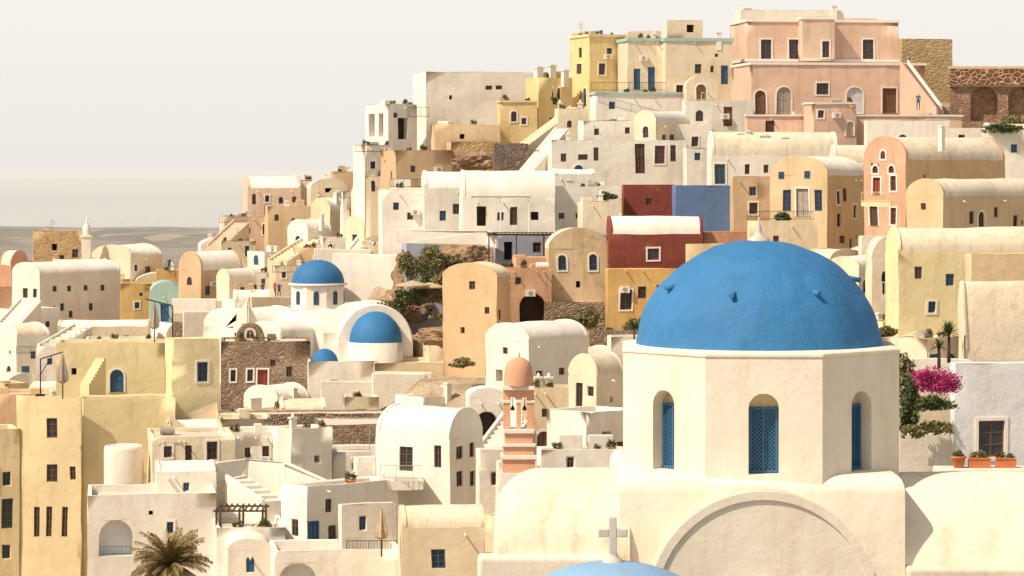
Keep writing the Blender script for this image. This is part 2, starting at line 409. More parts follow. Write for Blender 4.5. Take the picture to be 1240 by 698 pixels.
# ---------------------------------------------------------------- other makers
def WALL(pts,hd,thick=.3,c='white',label='low white plastered parapet wall',name='garden_wall',cat='wall'):
    W=[P(*p) if not isinstance(p,Vector) else p for p in pts]; o=W[0].copy(); mb=MB(); th=thick
    for a,b in zip(W,W[1:]):
        u=(b-a);u.z=0;
        if u.length<.01: continue
        n=Vector((-u.y,u.x,0)).normalized()*th
        a_=a-o;b_=b-o; q=[a_,b_,b_+n,a_+n]; dn=Vector((0,0,-hd))
        mb.poly(q); 
        for i in range(4): j=(i+1)%4; mb.poly([q[i],q[j],q[j]+dn,q[i]+dn])
    ob=mb.obj(name,[c],None,o,bevel=.07); top(ob,label,cat); return ob
def RAIL(pts,hpx,c='iron',label='black iron railing on a terrace edge',step=.16,cross=False):
    W=[P(*p) for p in pts]; o=W[0].copy(); mb=MB()
    for (a,b),p in zip(zip(W,W[1:]),pts):
        h=hpx/F*p[2]; up=Vector((0,0,h)); a=a-o;b=b-o; n=max(2,int((b-a).length/step))
        r=.022
        mb.tube(a,b,r);mb.tube(a-up*.85,b-up*.85,r)
        for i in range(n+1):
            q=a.lerp(b,i/n); mb.tube(q,q-up,.028 if i%8==0 else .014,n=4)
    ob=mb.obj('railing',[c],None,o,merge=False); top(ob,label,'railing'); return ob
def STAIR(a,b,width=1.4,c='white',label='white plastered outdoor staircase',par=True,n=None,ph=.35):
    A=P(*a);Bq=P(*b); 
    if A.z>Bq.z: A,Bq=Bq,A
    u=Bq-A; rise=u.z; u.z=0; L=u.length; t=math.atan2(u.y,u.x); n=n or max(4,int(rise/.2))
    mb=MB()
    for i in range(n): mb.box((L*i/n,0,-4),(L*(i+1)/n,width,rise*(i+1)/n))
    e=empty('staircase',A,t); mb.obj('steps',[c],e,merge=False)
    if par:
        for y0 in (-.2,width+.001):
            q_=ph if y0>0 else ph*.2
            m2=MB(); q=[(0,y0,-4),(L,y0,-4),(L,y0,rise+q_),(0,y0,q_)]; q2=[(x,y+.199,z) for x,y,z in q]
            m2.poly(q);m2.poly(q2[::-1])
            for i in range(4): j=(i+1)%4; m2.poly([q[i],q[j],q2[j],q2[i]])
            m2.obj('side_wall',[c],e)
    top(e,label,'staircase'); return e
def leafmat(name,c,c2):
    m,t,b=nt(name); g=N(t,'ShaderNodeNewGeometry')
    col=mixc(t,ramp(t,noi(t,g.outputs['Position'],3.5,3),.35,.65),c,c2)
    col=mixc(t,g.outputs['Random Per Island'],col,[x*1.5 for x in c2])
    t.links.new(col,b.inputs['Base Color']); b.inputs['Roughness'].default_value=.7
    return m
MATS['leaf']=leafmat('foliage',(.042,.058,.018),(.085,.105,.035)); MATS['leafdry']=leafmat('foliage_dry',(.12,.115,.05),(.19,.165,.07))
MATS['boug']=leafmat('bougainvillea',(.33,.015,.11),(.42,.03,.17)); MATS['palml']=leafmat('palm_leaf',(.13,.10,.035),(.21,.15,.055))
LEAFOBJ=set()
def BUSH(px,py,d,rx,ry,rz,n=700,mat='leaf',leaf=.12,label='green leafy shrub beside a wall',name='shrub',cat='plant',seed=1,clumps=14,parent=None,stem=.6,flat=.1):
    o=P(px,py,d) if px is not None else py; r=np.random.RandomState(seed)
    cl=r.uniform(-1,1,(clumps,3))*np.array([rx,ry,0])*.75; cl[:,2]=r.uniform(flat,1.2,clumps)*rz*(1-.5*np.abs(cl[:,0])/rx)
    cr=r.uniform(.28,.5,clumps)
    verts=[];faces=[]
    for i in range(n):
        k=r.randint(clumps); v=r.normal(size=3); v/=np.linalg.norm(v); p=cl[k]+v*cr[k]*np.array([rx,ry,rz])*r.uniform(.5,1.15)
        a=r.normal(size=3);a/=np.linalg.norm(a); b=np.cross(a,r.normal(size=3)); b/=np.linalg.norm(b)+1e-6
        s=leaf*r.uniform(.6,1.3); j=len(verts)
        verts+= [tuple(p-a*s),tuple(p+b*s*.5),tuple(p+a*s),tuple(p-b*s*.5)]; faces.append((j,j+1,j+2,j+3))
    me=bpy.data.meshes.new('crown'); me.from_pydata(verts,[],faces); me.materials.append(M(mat))
    if parent is not None:
        ob=bpy.data.objects.new('plant',me); COL.objects.link(ob); ob.parent=parent; ob.location=o-parent.location; LEAFOBJ.add(me.name); return ob
    e=empty(name,o); ob=bpy.data.objects.new('crown',me); COL.objects.link(ob); ob.parent=e; LEAFOBJ.add(me.name)
    tb=MB()
    for k in range(0,clumps,2): tb.tube((0,0,-stem),tuple(cl[k]*.8),.03*max(.5,rz),n=5,r2=.01)
    tb.obj('trunk',['wood'],e,merge=False)
    top(e,label,cat); return e
def UMB(px,py,d,h=2.6,c='canvas',closed=True,label=None):
    o=P(px,py,d); e=empty('parasol',o); mb=MB(); mb.tube((0,0,-.3),(0,0,h),.045,n=8); mb.obj('pole',['wood'],e)
    m2=MB()
    if closed:
        n=12; prof=[(.14,h*.28),(.42,h*.34),(.42,h*.46),(.27,h*.70),(.14,h*.9),(.0,h*1.04)]
        for i in range(n):
            for (r0,z0),(r1,z1) in zip(prof,prof[1:]):
                t0,t1=2*pi*i/n,2*pi*(i+1)/n; f0=1 if i%2 else .7; f1=.7 if i%2 else 1
                m2.poly([(r0*f0*cos(t0),r0*f0*sin(t0),z0),(r0*f1*cos(t1),r0*f1*sin(t1),z0),(r1*f1*cos(t1),r1*f1*sin(t1),z1),(r1*f0*cos(t0),r1*f0*sin(t0),z1)])
    else:
        m2.lathe([(1.5,h*.82),(1.5,h*.86),(.8,h*.95),(0,h*1.04)],8,0,sm=False)
    m2.obj('canopy',[c],e)
    top(e,label or ('closed %s parasol on a terrace'%('brown-grey' if c=='canvasg' else 'beige') if closed else 'open beige parasol on a terrace'),'parasol')
def PERSON(px,py,d,shirt='cl_dark',trou='cl_dark',rot=0,sit=False,label='person standing in dark clothes'):
    o=P(px,py,d)
    me=bpy.data.meshes.new('person')
    if not sit:
        V=[(0,0,.95),(0,0,1.2),(0,0,1.42),(0,0,1.52),(0,-.01,1.66),(.19,0,1.42),(.25,-.03,1.14),(.24,-.12,.9),(-.19,0,1.42),(-.25,-.03,1.14),(-.22,-.1,.9),
           (.1,0,.9),(.11,-.04,.5),(.12,.02,.07),(.12,-.16,.03),(-.1,0,.9),(-.12,.08,.5),(-.13,.12,.07),(-.13,-.06,.03)]
    else:
        V=[(0,0,.5),(0,0,.75),(0,-.02,.97),(0,-.04,1.07),(0,-.06,1.21),(.19,0,.96),(.25,-.1,.72),(.18,-.32,.68),(-.19,0,.96),(-.25,-.1,.72),(-.18,-.32,.68),
           (.1,-.05,.48),(.13,-.45,.5),(.13,-.45,.07),(.13,-.6,.03),(-.1,-.05,.48),(-.13,-.45,.5),(-.13,-.42,.07),(-.13,-.58,.03)]
    E=[(0,1),(1,2),(2,3),(3,4),(2,5),(5,6),(6,7),(2,8),(8,9),(9,10),(0,11),(11,12),(12,13),(13,14),(0,15),(15,16),(16,17),(17,18)]
    R=[.14,.13,.13,.055,.105,.07,.045,.035,.07,.045,.035,.09,.065,.045,.04,.09,.065,.045,.04]
    me.from_pydata(V,E,[]); ob=bpy.data.objects.new('person',me); COL.objects.link(ob)
    sk=ob.modifiers.new('s','SKIN'); 
    try:
        bpy.context.view_layer.objects.active=ob
        if not me.skin_vertices: bpy.ops.mesh.customdata_skin_add()
    except Exception as ex: print(ex)
    for i,r in enumerate(R): me.skin_vertices[0].data[i].radius=(r,r*.8)
    me.skin_vertices[0].data[0].use_root=True
    su=ob.modifiers.new('u','SUBSURF'); su.levels=1; su.render_levels=1
    dg=bpy.context.evaluated_depsgraph_get(); me2=bpy.data.meshes.new_from_object(ob.evaluated_get(dg))
    ob.modifiers.clear(); ob.data=me2; me2.materials.clear()
    for m in ('skin',shirt,trou,'hair'): me2.materials.append(M(m))
    hz=.0 if not sit else -.45
    for p in me2.polygons:
        c=p.center; z=c.z-hz
        p.material_index=3 if (z>1.7 or (z>1.56 and c.y>.03)) else 0 if z>1.47 else 1 if z>.98 and not(abs(c.x)>.2 and z<1.2) else 0 if abs(c.x)>.19 and z>.8 else 2
        p.use_smooth=True
    ob.location=o; ob.rotation_euler=(0,0,rot); top(ob,label,'person'); return ob
PERSON(318,362,303,'cl_dark','cl_dark',.3,label='person standing in dark clothes on a terrace')
PERSON(325,378,299,'cl_white','cl_dark',2.0,label='person in white shirt on a terrace')
PERSON(333,360,303,'cl_red','cl_dark',-1,label='person in red top walking on a terrace')
PERSON(309,362,303,'cl_dark','cl_white',1.2,label='person in dark top and pale trousers')
PERSON(338,362,302,'cl_blue','cl_dark',.6,label='person in blue top beside a terrace wall')
PERSON(513,388,249,'cl_white','cl_dark',.2,sit=True,label='person in white shirt sitting under a parasol')
PERSON(521,388,249,'cl_dark','cl_dark',-.5,sit=True,label='person in dark clothes sitting under a parasol')
PERSON(481,372,251,'cl_dark','cl_dark',.5,label='person in dark clothes standing by a shrub')
PERSON(205,330,332,'cl_dark','cl_dark',0,label='person in dark clothes on a rooftop')
PERSON(1112,134,286,'cl_blue','cl_dark',0,label='person in blue top on stair landing')

# ================================================================= SCENE DATA
B(885,905,1088,24,140,300,8,'pink',dep=9,bands=[(25,3),(73,3)],label='large salmon pink neoclassical mansion with white cornices',name='mansion',
  ops=[('R',928,60,13,24,'W','brown'),('R',962,60,13,24,'W','brown'),('R',1000,60,8,18,'W','brown'),('R',1051,60,13,24,'W','brown')])
B(966,972,1011,20,74,299,8,'pinktan',dep=.6,ext=0,gp=False,name='mansion_wing',cat='building',bands=[(22,3)],label='pale pink projecting bay of a mansion',ops=[('R',1000,60,9,20,'W','brown')])
B(890,897,1022,12,30,306,8,'white2',label='white rooftop room on a pink mansion',name='rooftop_room',cat='building',ch=[(905,8,8,6),(1010,6,6,8)],gp=False,ext=1)
B(1020,1024,1062,22,32,307,8,'pink',label='small pink rooftop store room',name='rooftop_room',cat='building',gp=False,ext=1)
B(885,910,1120,76,140,291,8,'pink',dep=5,bands=[(77,3)],name='mansion_arcade',cat='building',label='salmon pink arcaded ground floor with terrace on top',
  ops=[('R',921,124,13,28,'E','brown'),('R',949,122,18,32,'E','greyw'),('R',996,108,15,14,'W','brown'),('R',1035,122,20,32,'E','cool'),('R',1077,122,17,30,'D','brown')])
STAIR((1142,135,288),(1098,78,290),1.5,'pink',label='pink mansion staircase with white side walls')
WALL([(1142,128,287.5),(1100,72,289.6)],.5,.3,'lite',label='white sloping stair balustrade of a mansion',name='stair_balustrade')
B(1088,1092,1153,47,100,312,8,'ochrestone',extra=False,label='ochre stone block of an unrestored building')
B(1150,1152,1270,81,150,300,3,'redstone',dep=7,ops=[('R',1192,126,34,42,'m'),('R',1236,126,30,42,'m')],bands=[(82,3),(104,2)],bc='tan',label='red-brown stone arcade with two large arches',name='arcade',cat='building')
B(1149,1151,1270,84,103,299.6,3,'lattice',dep=.3,ext=0,gp=False,par=.05,label='pierced red and cream lattice parapet of an arcade',name='parapet_screen',cat='wall')
# ---- yellow/cream buildings
B(690,714,757,42,130,304,22,'yellow',ops=[('R',729,84,8,14,'W','brown'),('L',701,84,6,12,'w','brown')],bands=[(43,3)],bc='palyellow')
B(748,760,808,47,112,300,10,'cream',bands=[(48,4)],bc='teal',ops=[('R',771,96,8,25,'d','blue'),('R',789,95,9,28,'d','blue')],label='cream house with blue doors and turquoise cornice')
B(714,722,830,112,172,293,8,'white',bands=[(113,3)],bc='teal',ops=[('R',741,128,7,9,'w','blue'),('R',730,157,6,18,'w','blue'),('R',743,156,7,22,'d','blue'),('R',757,155,6,16,'w','blue'),('R',790,140,6,7,'w')])
RAIL([(716,100,292.5),(806,100,292.7)],11)
B(802,806,887,47,125,299,8,'cream',bands=[(48,4)],bc='teal',ops=[('R',877,91,9,22,'d','blue'),('R',862,84,4,8,'w')],ch=[(870,38,6,9)])
B(804,808,851,25,47,303,8,'cream',ops=[('R',836,35,9,9,'n')],gp=False,ext=1,label='small cream rooftop room with dark opening',name='rooftop_room')
B(756,760,800,38,52,306,8,'cream',gp=False,ext=1,label='low cream rooftop room beside a turret',name='rooftop_room')
B(828,832,869,106,125,290,8,'cream',roof='vault',top_=92,g='R',dep=4,ops=[('R',849,112,12,20,'E','brown')],label='small cream porch with arched gable and brown door')
B(826,830,912,122,155,288,8,'white')
B(690,694,740,44,60,308,8,'cream',gp=False)
B(500,516,664,87,155,312,13,'white',extra=False,ops=[('R',592,106,8,5,'w'),('R',604,106,8,5,'w'),('R',546,118,4,5,'n'),('R',630,132,5,6,'w')],label='large white flat-roofed cube house')
B(443,470,505,126,182,306,28,'white',ops=[('L',450,152,7,28,'n'),('L',461,152,6,28,'n'),('R',488,156,12,26,'n'),('R',479,140,5,6,'w')])
B(428,442,475,176,222,300,25,'white',ops=[('R',452,200,6,9,'w','blue')])
RAIL([(430,176,299),(472,176,300)],9)
RAIL([(494,130,306),(520,130,306)],13)
B(602,606,650,122,165,300,8,'yellow',ops=[('R',622,141,7,13,'A','brown'),('R',634,147,6,8,'W','brown')],label='golden yellow house with arched window',bands=[(123,2)],bc='palyellow')
B(636,652,693,94,168,303,30,'yellow',ops=[('R',672,122,6,9,'a','brown'),('R',668,146,5,7,'w')],ch=[(652,80,9,12),(668,78,8,12),(684,84,7,8)],label='golden yellow tower house with ornate chimneys')
B(522,526,606,151,210,297,8,'tan',ops=[('R',560,165,6,6,'n')])
B(461,480,548,182,228,291,18,'tan2',ops=[('R',500,205,6,8,'w')])
B(541,546,606,172,210,293,8,'ochrestone',roof='flat',label='crumbling ochre stone house ruin')
B(596,599,640,174,212,285,6,'darkstone',label='dark lava stone retaining wall block',name='stone_wall',cat='wall')
B(636,640,668,182,212,284,6,'darkstone',label='dark lava stone terrace block',name='stone_wall',cat='wall')
STAIR((612,196,287),(700,130,292),1.2,'cream',label='cream staircase climbing between houses',ph=.2)
STAIR((640,212,281),(686,156,286),1.2,'white',ph=.2)
B(672,676,712,132,180,290,8,'cream',ops=[('R',690,150,6,9,'a')])
B(700,706,798,146,180,286,8,'white',ops=[('R',722,160,6,8,'w'),('R',760,158,6,8,'w')])
B(768,794,834,148,185,283,55,'cream',roof='vault',g='L',top_=134,ops=[('L',782,160,7,14,'A','brown'),('L',790,180,6,9,'w')])
B(662,668,832,170,226,280,7,'white',ops=[('R',682,191,7,10,'w'),('R',722,187,6,16,'w'),('R',706,190,12,7,'w'),('R',775,192,12,36,'d','wood'),('R',799,188,12,22,'W','red'),('R',815,186,7,20,'w')],label='long white house with dark wooden doors')
B(796,800,862,150,190,286,8,'white')
B(828,832,868,180,228,277,7,'white',ops=[('R',845,190,7,9,'w','blue')])
B(856,862,1014,188,232,272,5,'white',roof='vault',g='L',top_=160,ops=[('R',872,211,13,24,'W','sky'),('R',905,205,6,12,'w'),('R',928,205,6,10,'w'),('R',960,207,6,9,'w')],ch=[(896,160,7,10),(906,158,6,10),(925,162,10,8),(950,165,7,8)],label='white barrel-vaulted house with blue shutters')
B(1004,1010,1062,196,232,268,6,'white',roof='vault',g='L',top_=176)
B(902,905,1165,139,172,284,4,'pink',dep=4,bands=[(140,2)])
B(973,986,1037,124,172,281,14,'pink',bands=[(125,2)],ops=[('R',994,138,7,9,'W','brown'),('R',1029,156,9,17,'E','pinktan')],label='pink turret-like house with white trims')
B(910,914,972,146,160,288,4,'white',gp=False)
B(1046,1050,1150,146,190,277,4,'white',dep=8)
B(1140,1144,1250,155,200,275,4,'white2',dep=8,ops=[('R',1165,168,8,10,'w')])
B(1190,1196,1270,160,215,268,6,'white',roof='vault',g='L',top_=150)
RAIL([(1096,118,289),(1160,134,286)],12,label='black iron railing along a stair landing')
B(1046,1097,1217,194,292,238,42,'orange',cL='salmonf',roof='vault',g='L',top_=166,rc='roofd',extra=False,
  ops=[('L',1060,205,7,9,'A','red'),('L',1080,205,7,9,'A','red'),('L',1070,187,6,10,'A','red'),('L',1062,226,9,22,'D','red'),('L',1082,222,7,18,'W','red'),('L',1082,262,7,20,'W','red'),('L',1058,262,10,24,'D','wood'),('R',1120,215,3,8,'n')],ch=[(1140,152,6,14)],label='two-storey apricot house with faded salmon arched gable facade')
RAIL([(1043,233,236.6),(1078,233,234.6)],12,'palyellow',label='pale yellow carved balcony railing on a gable facade')
B(1042,1078,1079,245,249,234,55,'palyellow',dep=1.2,ext=.1,gp=False,par=.02,label='yellow balcony slab on a salmon facade',name='balcony',cat='balcony')
B(932,1002,1048,213,316,245,62,'tan',roof='vault',g='L',top_=190,rc='roofw',
  ops=[('L',946,212,7,9,'w','blue'),('L',978,212,7,9,'w','blue'),('L',953,243,10,26,'w','blue'),('L',972,246,15,34,'D','greyw'),('L',991,243,9,26,'w','blue'),('R',1020,290,7,9,'w')],label='sandy tan house with arched gable and blue windows')
B(884,888,934,214,285,255,8,'tan2',ops=[('R',912,232,8,10,'w','blue'),('R',912,252,10,14,'W','brown')])
B(905,908,990,268,340,234,8,'cream2',ops=[('R',940,290,7,9,'w')])
RAIL([(905,256,238),(985,256,238)],11,'iron')
B(814,817,885,225,284,262,5,'bluewall',dep=3,extra=False,label='cobalt blue courtyard wall house')
B(753,756,816,224,264,268,5,'darkred',dep=3,extra=False,ops=[('R',785,244,7,9,'w')])
B(1098,1142,1260,238,290,225,48,'tan',roof='vault',g='L',top_=217,rc='roofd',ops=[('L',1118,250,6,8,'w')],label='sandy tan barrel-vaulted house with stained roof')
B(1040,1044,1110,286,320,228,8,'white2',ops=[('R',1062,296,7,9,'w')])
B(1002,1040,1082,326,366,212,58,'cream',roof='vault',g='L',top_=311,ops=[('L',1018,336,6,12,'a')])
B(1048,1056,1092,318,400,205,10,'cream',roof='vault',g='R',top_=288,ops=[('R',1073,342,11,28,'e','dark')])
B(1072,1088,1262,305,402,188,10,'palyellow',roof='vault',g='L',top_=276,rc='roofd',dep=6,extra=False,ops=[('R',1150,338,10,14,'w','blue'),('R',1112,330,9,14,'w','brown'),('R',1128,372,9,14,'W','blue')],label='pale yellow barrel-vaulted house with long stained roof')
B(1168,1174,1275,308,420,172,8,'tan',par=.2,extra=False,label='sandy tan blank-walled house beside a vaulted roof')
RAIL([(1068,342,186.5),(1092,342,186.5)],24,'lite',label='white lattice gate railing beside a house')
B(1160,1166,1275,436,470,132,8,'cream',roof='vault',g='L',top_=341,rc='churchd',dep=7,extra=False,label='cream house with big rounded barrel roof')
B(1150,1155,1270,441,575,113,8,'cool',ops=[('R',1200,532,32,44,'W','brown')],dep=5,label='white house in shade with brown framed window')  # bluish plaster colour carries the shade of this front
B(510,514,566,228,290,268,5,'white',roof='vault',g='L',top_=208,ops=[('R',536,262,8,12,'w','blue')])
B(556,560,672,240,292,262,5,'white',roof='vault',g='L',top_=207,ops=[('R',583,262,12,24,'n'),('R',606,262,8,10,'w'),('R',622,262,9,22,'d','wood'),('R',648,262,10,10,'n')],ch=[(590,212,10,9)],label='white house with bulging vaulted roof and dark doors')
B(664,667,750,226,284,265,5,'white',roof='flat',ops=[('R',680,262,7,7,'w','blue'),('R',700,262,6,6,'w'),('R',718,262,11,20,'n')],ch=[(690,216,9,12)])
B(668,672,720,212,240,272,5,'white',roof='vault',g='L',top_=205)
B(458,463,518,230,305,271,8,'white',ops=[('R',480,250,7,9,'w','blue'),('R',497,262,7,9,'w')])
RAIL([(472,217,272),(516,217,272)],11)
B(472,476,520,228,240,275,5,'white')
B(486,490,600,288,330,256,5,'peri',dep=4,extra=False,label='dusty blue wall under a white terrace')
WALL([(478,278,254),(590,280,253),(600,284,251)],1.2,c='white')
B(596,600,760,286,320,254,5,'peri',dep=4,extra=False,ops=[('R',615,304,10,22,'n'),('R',650,300,10,12,'w'),('R',672,304,10,22,'d','wood')],label='dusty blue wall behind a covered terrace')
B(700,704,742,244,284,259,6,'cream')
B(734,738,852,284,360,245,5,'darkred',roof='vault',g='L',top_=262,rc='roofw',extra=False,ops=[('R',791,308,14,14,'W','brown'),('R',842,300,8,8,'w')],label='dark red house with white vaulted roof')
B(733,736,832,326,385,241,5,'ochre',ops=[('R',758,363,14,24,'W','wood'),('R',800,350,10,10,'n')],par=.1)
B(848,852,930,281,352,247,6,'rust',ops=[('R',880,300,8,9,'w')])
B(830,834,900,296,360,238,6,'tan')
B(660,665,737,302,400,246,5,'weath',roof='vault',g='R',top_=277,extra=False,ops=[('R',681,318,10,19,'A','blue'),('R',718,318,10,19,'A','blue'),('R',700,345,5,8,'n')],label='weathered tan house with two arched windows in curved gable')
B(655,660,737,366,402,243,5,'rubble',par=.1,label='brown rubble retaining wall of a house',name='stone_wall',cat='wall')
B(598,602,668,324,400,243,8,'orange2',ops=[('R',645,374,32,36,'m'),('R',628,340,7,9,'w')],label='burnt orange house with a wide dark archway')
B(620,624,668,312,330,248,8,'orange2')
B(536,602,618,336,422,236,72,'orange',cL='orange',roof='vault',g='L',top_=320,rc='roofd',ops=[('L',572,346,7,10,'w','brown'),('L',560,400,5,8,'n'),('L',590,376,6,8,'w')],label='apricot orange house with low vaulted roof')
B(500,520,560,412,440,247,15,'cream2',par=.2,label='cream terrace block under a rocky slope')
B(556,560,640,408,450,240,8,'cream',ops=[('R',600,420,6,8,'w')])
B(640,644,740,404,450,236,8,'cream2',ops=[('R',690,420,6,8,'w')])
B(735,740,800,408,450,215,8,'white2')
def PERG(x0,x1,yt,yb,d,depth,c='wood',label='dark wooden pergola over a terrace',roof=True):
    A=P(x0,yt,d);W=X_(x1,d)-A.x;h=A.z-Z_(yb,d); e=empty('pergola',(A.x,d,A.z-h)); mb=MB()
    n=max(2,int(W/2.2))
    for i in range(n+1):
        for y in (0,depth):
            pb=MB(); x=W*i/n; pb.box((x-.06,y-.06,-1),(x+.06,y+.06,h-.101)); pb.obj('post',[c],e)
    mb.box((-.2,-.1,h-.1),(W+.2,.05,h)); mb.box((-.2,depth,h-.1),(W+.2,depth+.15,h))
    k=int(W/.35)
    for i in range(k+1): mb.box((W*i/k-.04,-.3,h+.002),(W*i/k+.04,depth+.3,h+.1))
    if roof: mb.box((-.2,-.2,h+.103),(W+.2,depth+.2,h+.15))
    mb.obj('canopy',[c],e,merge=False); top(e,label,'pergola')
PERG(592,692,284,322,251,2)
PERG(262,318,618,640,178,2.5,'wood','wooden pergola beside a white courtyard',roof=False)
PERG(572,640,238,272,258,2,'lite','white slatted pergola over house doors')
# ---- small blue church
cd=268
ch_o=P(385,378,cd)
e=empty('church',ch_o); mpx=cd/F
mb=MB(); R=34*mpx; hh=33*mpx
n=8
pts=[(R*cos(2*pi*(i+.5)/n),R*sin(2*pi*(i+.5)/n)) for i in range(n)]
for i in range(n):
    a=pts[i];b=pts[(i+1)%n]; mb.poly([(*a,-2),(*b,-2),(*b,hh),(*a,hh)])
mb.poly([(*p,hh) for p in pts])
mb.obj('drum',['white'],e,bevel=.06)
for i in range(n):
    a=2*pi*(i+1)/n; rr=R*cos(pi/8)
    if sin(a)>.3: continue
    fn=lambda s,z,k,a=a,rr=rr:((rr-k)*cos(a)-s*sin(a),(rr-k)*sin(a)+s*cos(a),z)
    opening(e,fn,-.25,.25,hh*.3,hh*.8,'a','blue',True,.1)
mb=MB(); r=32*mpx
mb.lathe([(R+.12,hh+.002),(R+.12,hh+.15),(r,hh+.17)],32); mb.obj('cornice',['white'],e)
mb=MB(); mb.lathe([(r*cos(t),hh+.17+r*.88*sin(t)) for t in np.linspace(0,pi/2,12)],36); mb.obj('dome',['domeblue'],e)
mb=MB(); zt_=hh+.17+r*.88; mb.tube((0,0,zt_-.1),(0,0,zt_+.9),.05); mb.box((-.28,-.04,zt_+.5),(.28,.04,zt_+.6)); mb.obj('cross',['lite'],e,merge=False)
top(e,'small white chapel drum with blue dome','church')
B(340,372,430,378,420,262,40,'white',roof='flat',label='white cubic base of a domed chapel',ops=[('R',410,398,5,9,'w')],extra=False)
B(246,300,365,398,440,262,50,'white',roof='vault',g='L',top_=374,rc='roofw',extra=False,label='white vaulted nave of a hillside chapel')
B(330,398,430,402,442,254,60,'white',roof='vault',g='L',top_=378,rc='roofw',extra=False)
B(300,340,392,404,442,251,55,'white',roof='vault',g='L',top_=390,rc='roofw',extra=False,label='low white vaulted annex of a chapel')
B(392,470,492,405,450,250,66,'white',roof='vault',g='L',top_=366,rc='roofw',extra=False,label='white church apse block with vaulted roof')
B(404,410,500,416,450,248,6,'white',roof='vault',g='R',top_=370,rc='roofw',extra=False,dep=6,label='white arched wall embracing a blue half dome')
def QD(px,py,d,rpx,label='blue half dome on a white church apse',c='domeblue',hs=1.0):
    o=P(px,py,d); r=rpx/F*d; mb=MB(); mb.lathe([(r*cos(t),r*hs*sin(t)) for t in np.linspace(0,pi/2,12)],32)
    ob=MB(); e=empty('half_dome',o); mb.obj('dome',[c],e); ob.lathe([(r+.08,-3),(r+.08,-.02),(r,.0)],32); ob.obj('drum',['white'],e); top(e,label,'church dome')
QD(455,414,248,32,hs=1.15)
QD(393,441,246,17,label='small blue half dome above a stone house',hs=1.1)
B(262,268,376,414,478,245,6,'rubble',par=.15,ops=[('R',303,455,7,14,'W','brown'),('R',282,455,6,14,'W','brown'),('R',318,460,12,24,'D','red'),('R',330,440,6,8,'w'),('R',350,450,7,12,'w')],label='brown rubble stone house with red door')
B(284,286,320,414,420,246,6,'rubble',roof='vault',g='R',top_=393,rc='rubble',dep=2,gp=False,extra=False,ops=[('R',303,405,10,11,'A','tan2')],label='arched stone gable above a rubble house')
B(370,373,455,438,508,243,5,'white',extra=False,ops=[('R',405,466,7,9,'w'),('R',430,480,6,8,'n')])
B(450,454,580,440,512,241,5,'cream2',extra=False,ops=[('R',545,470,6,8,'w'),('R',490,475,5,6,'n'),('R',516,464,6,8,'w')],label='long cream courtyard wall house')
B(520,540,582,436,470,246,15,'cream')
B(430,434,500,350,375,285,8,'white2')
# ---- far left cluster
B(32,40,100,281,330,350,10,'ochrestone',ops=[('R',66,300,6,8,'n')],label='old tan stone house with flat top')
B(112,158,196,310,345,345,55,'cream',roof='vault',g='L',top_=297,ops=[('L',130,322,5,7,'w')])
B(96,100,140,312,345,348,10,'white2')
B(0,14,34,322,372,335,30,'rust',roof='vault',g='R',top_=304)
B(-10,-6,20,348,375,330,30,'orange2')
B(14,48,146,333,398,322,48,'white',roof='vault',g='L',top_=318,ops=[('R',66,350,5,7,'w','blue'),('R',84,350,5,7,'w','blue'),('R',104,349,5,7,'w','blue'),('R',124,349,5,7,'w','blue'),('R',75,372,5,9,'w','blue'),('R',110,372,5,9,'w','blue'),('L',30,355,6,12,'w')],label='white two-storey house with several blue windows')
B(60,64,128,326,345,330,8,'cream',roof='vault',g='L',top_=314)
B(142,146,188,344,395,318,8,'ochre',ops=[('R',166,370,6,8,'W','brown')])
B(186,190,218,328,350,332,8,'ochre')
B(178,182,218,356,392,310,8,'teal',roof='vault',g='R',top_=342,rc='teal',label='pale turquoise vaulted house beside ochre walls')
B(216,243,294,328,366,308,48,'tan2',roof='vault',g='L',top_=305,ops=[('L',229,340,6,10,'a'),('R',270,342,5,7,'w','blue')])
B(262,278,310,340,372,304,48,'cream',roof='vault',g='L',top_=326,ops=[('R',294,352,5,8,'w')])
B(206,210,334,365,410,300,5,'cream',ops=[('R',240,378,14,18,'n')])
WALL([(208,362,299),(262,362,299),(262,366,299)],1.5,c='white')
B(66,70,180,396,440,300,5,'cream2',roof='vault',g='L',top_=388,ops=[('R',90,404,4,4,'n')])
B(-10,14,72,375,440,304,40,'white',ops=[('R',40,392,5,7,'w','blue'),('R',58,392,5,7,'w','blue'),('L',2,395,6,8,'w')])
B(-10,20,60,408,470,285,40,'white',roof='vault',g='L',top_=392,ops=[('R',40,430,6,9,'w','blue')])
B(40,44,110,420,470,276,8,'white2',ops=[('R',60,438,6,8,'w','blue'),('R',85,436,6,8,'w')])
B(100,104,190,412,440,285,8,'white')
STAIR((12,405,292),(48,365,300),2,'white')
STAIR((70,420,282),(110,396,294),1.6,'white')
RAIL([(20,420,283),(66,420,283)],9)
B(-10,8,34,465,500,262,30,'tan',ops=[('R',20,482,6,8,'w')])
B(-10,-4,60,478,520,245,10,'orange',label='apricot orange low wall house')
B(-20,-10,24,520,740,205,20,'beige',extra=False,ops=[('R',8,580,10,16,'w','green'),('R',9,622,14,36,'w','green'),('R',8,668,10,16,'w','green')])
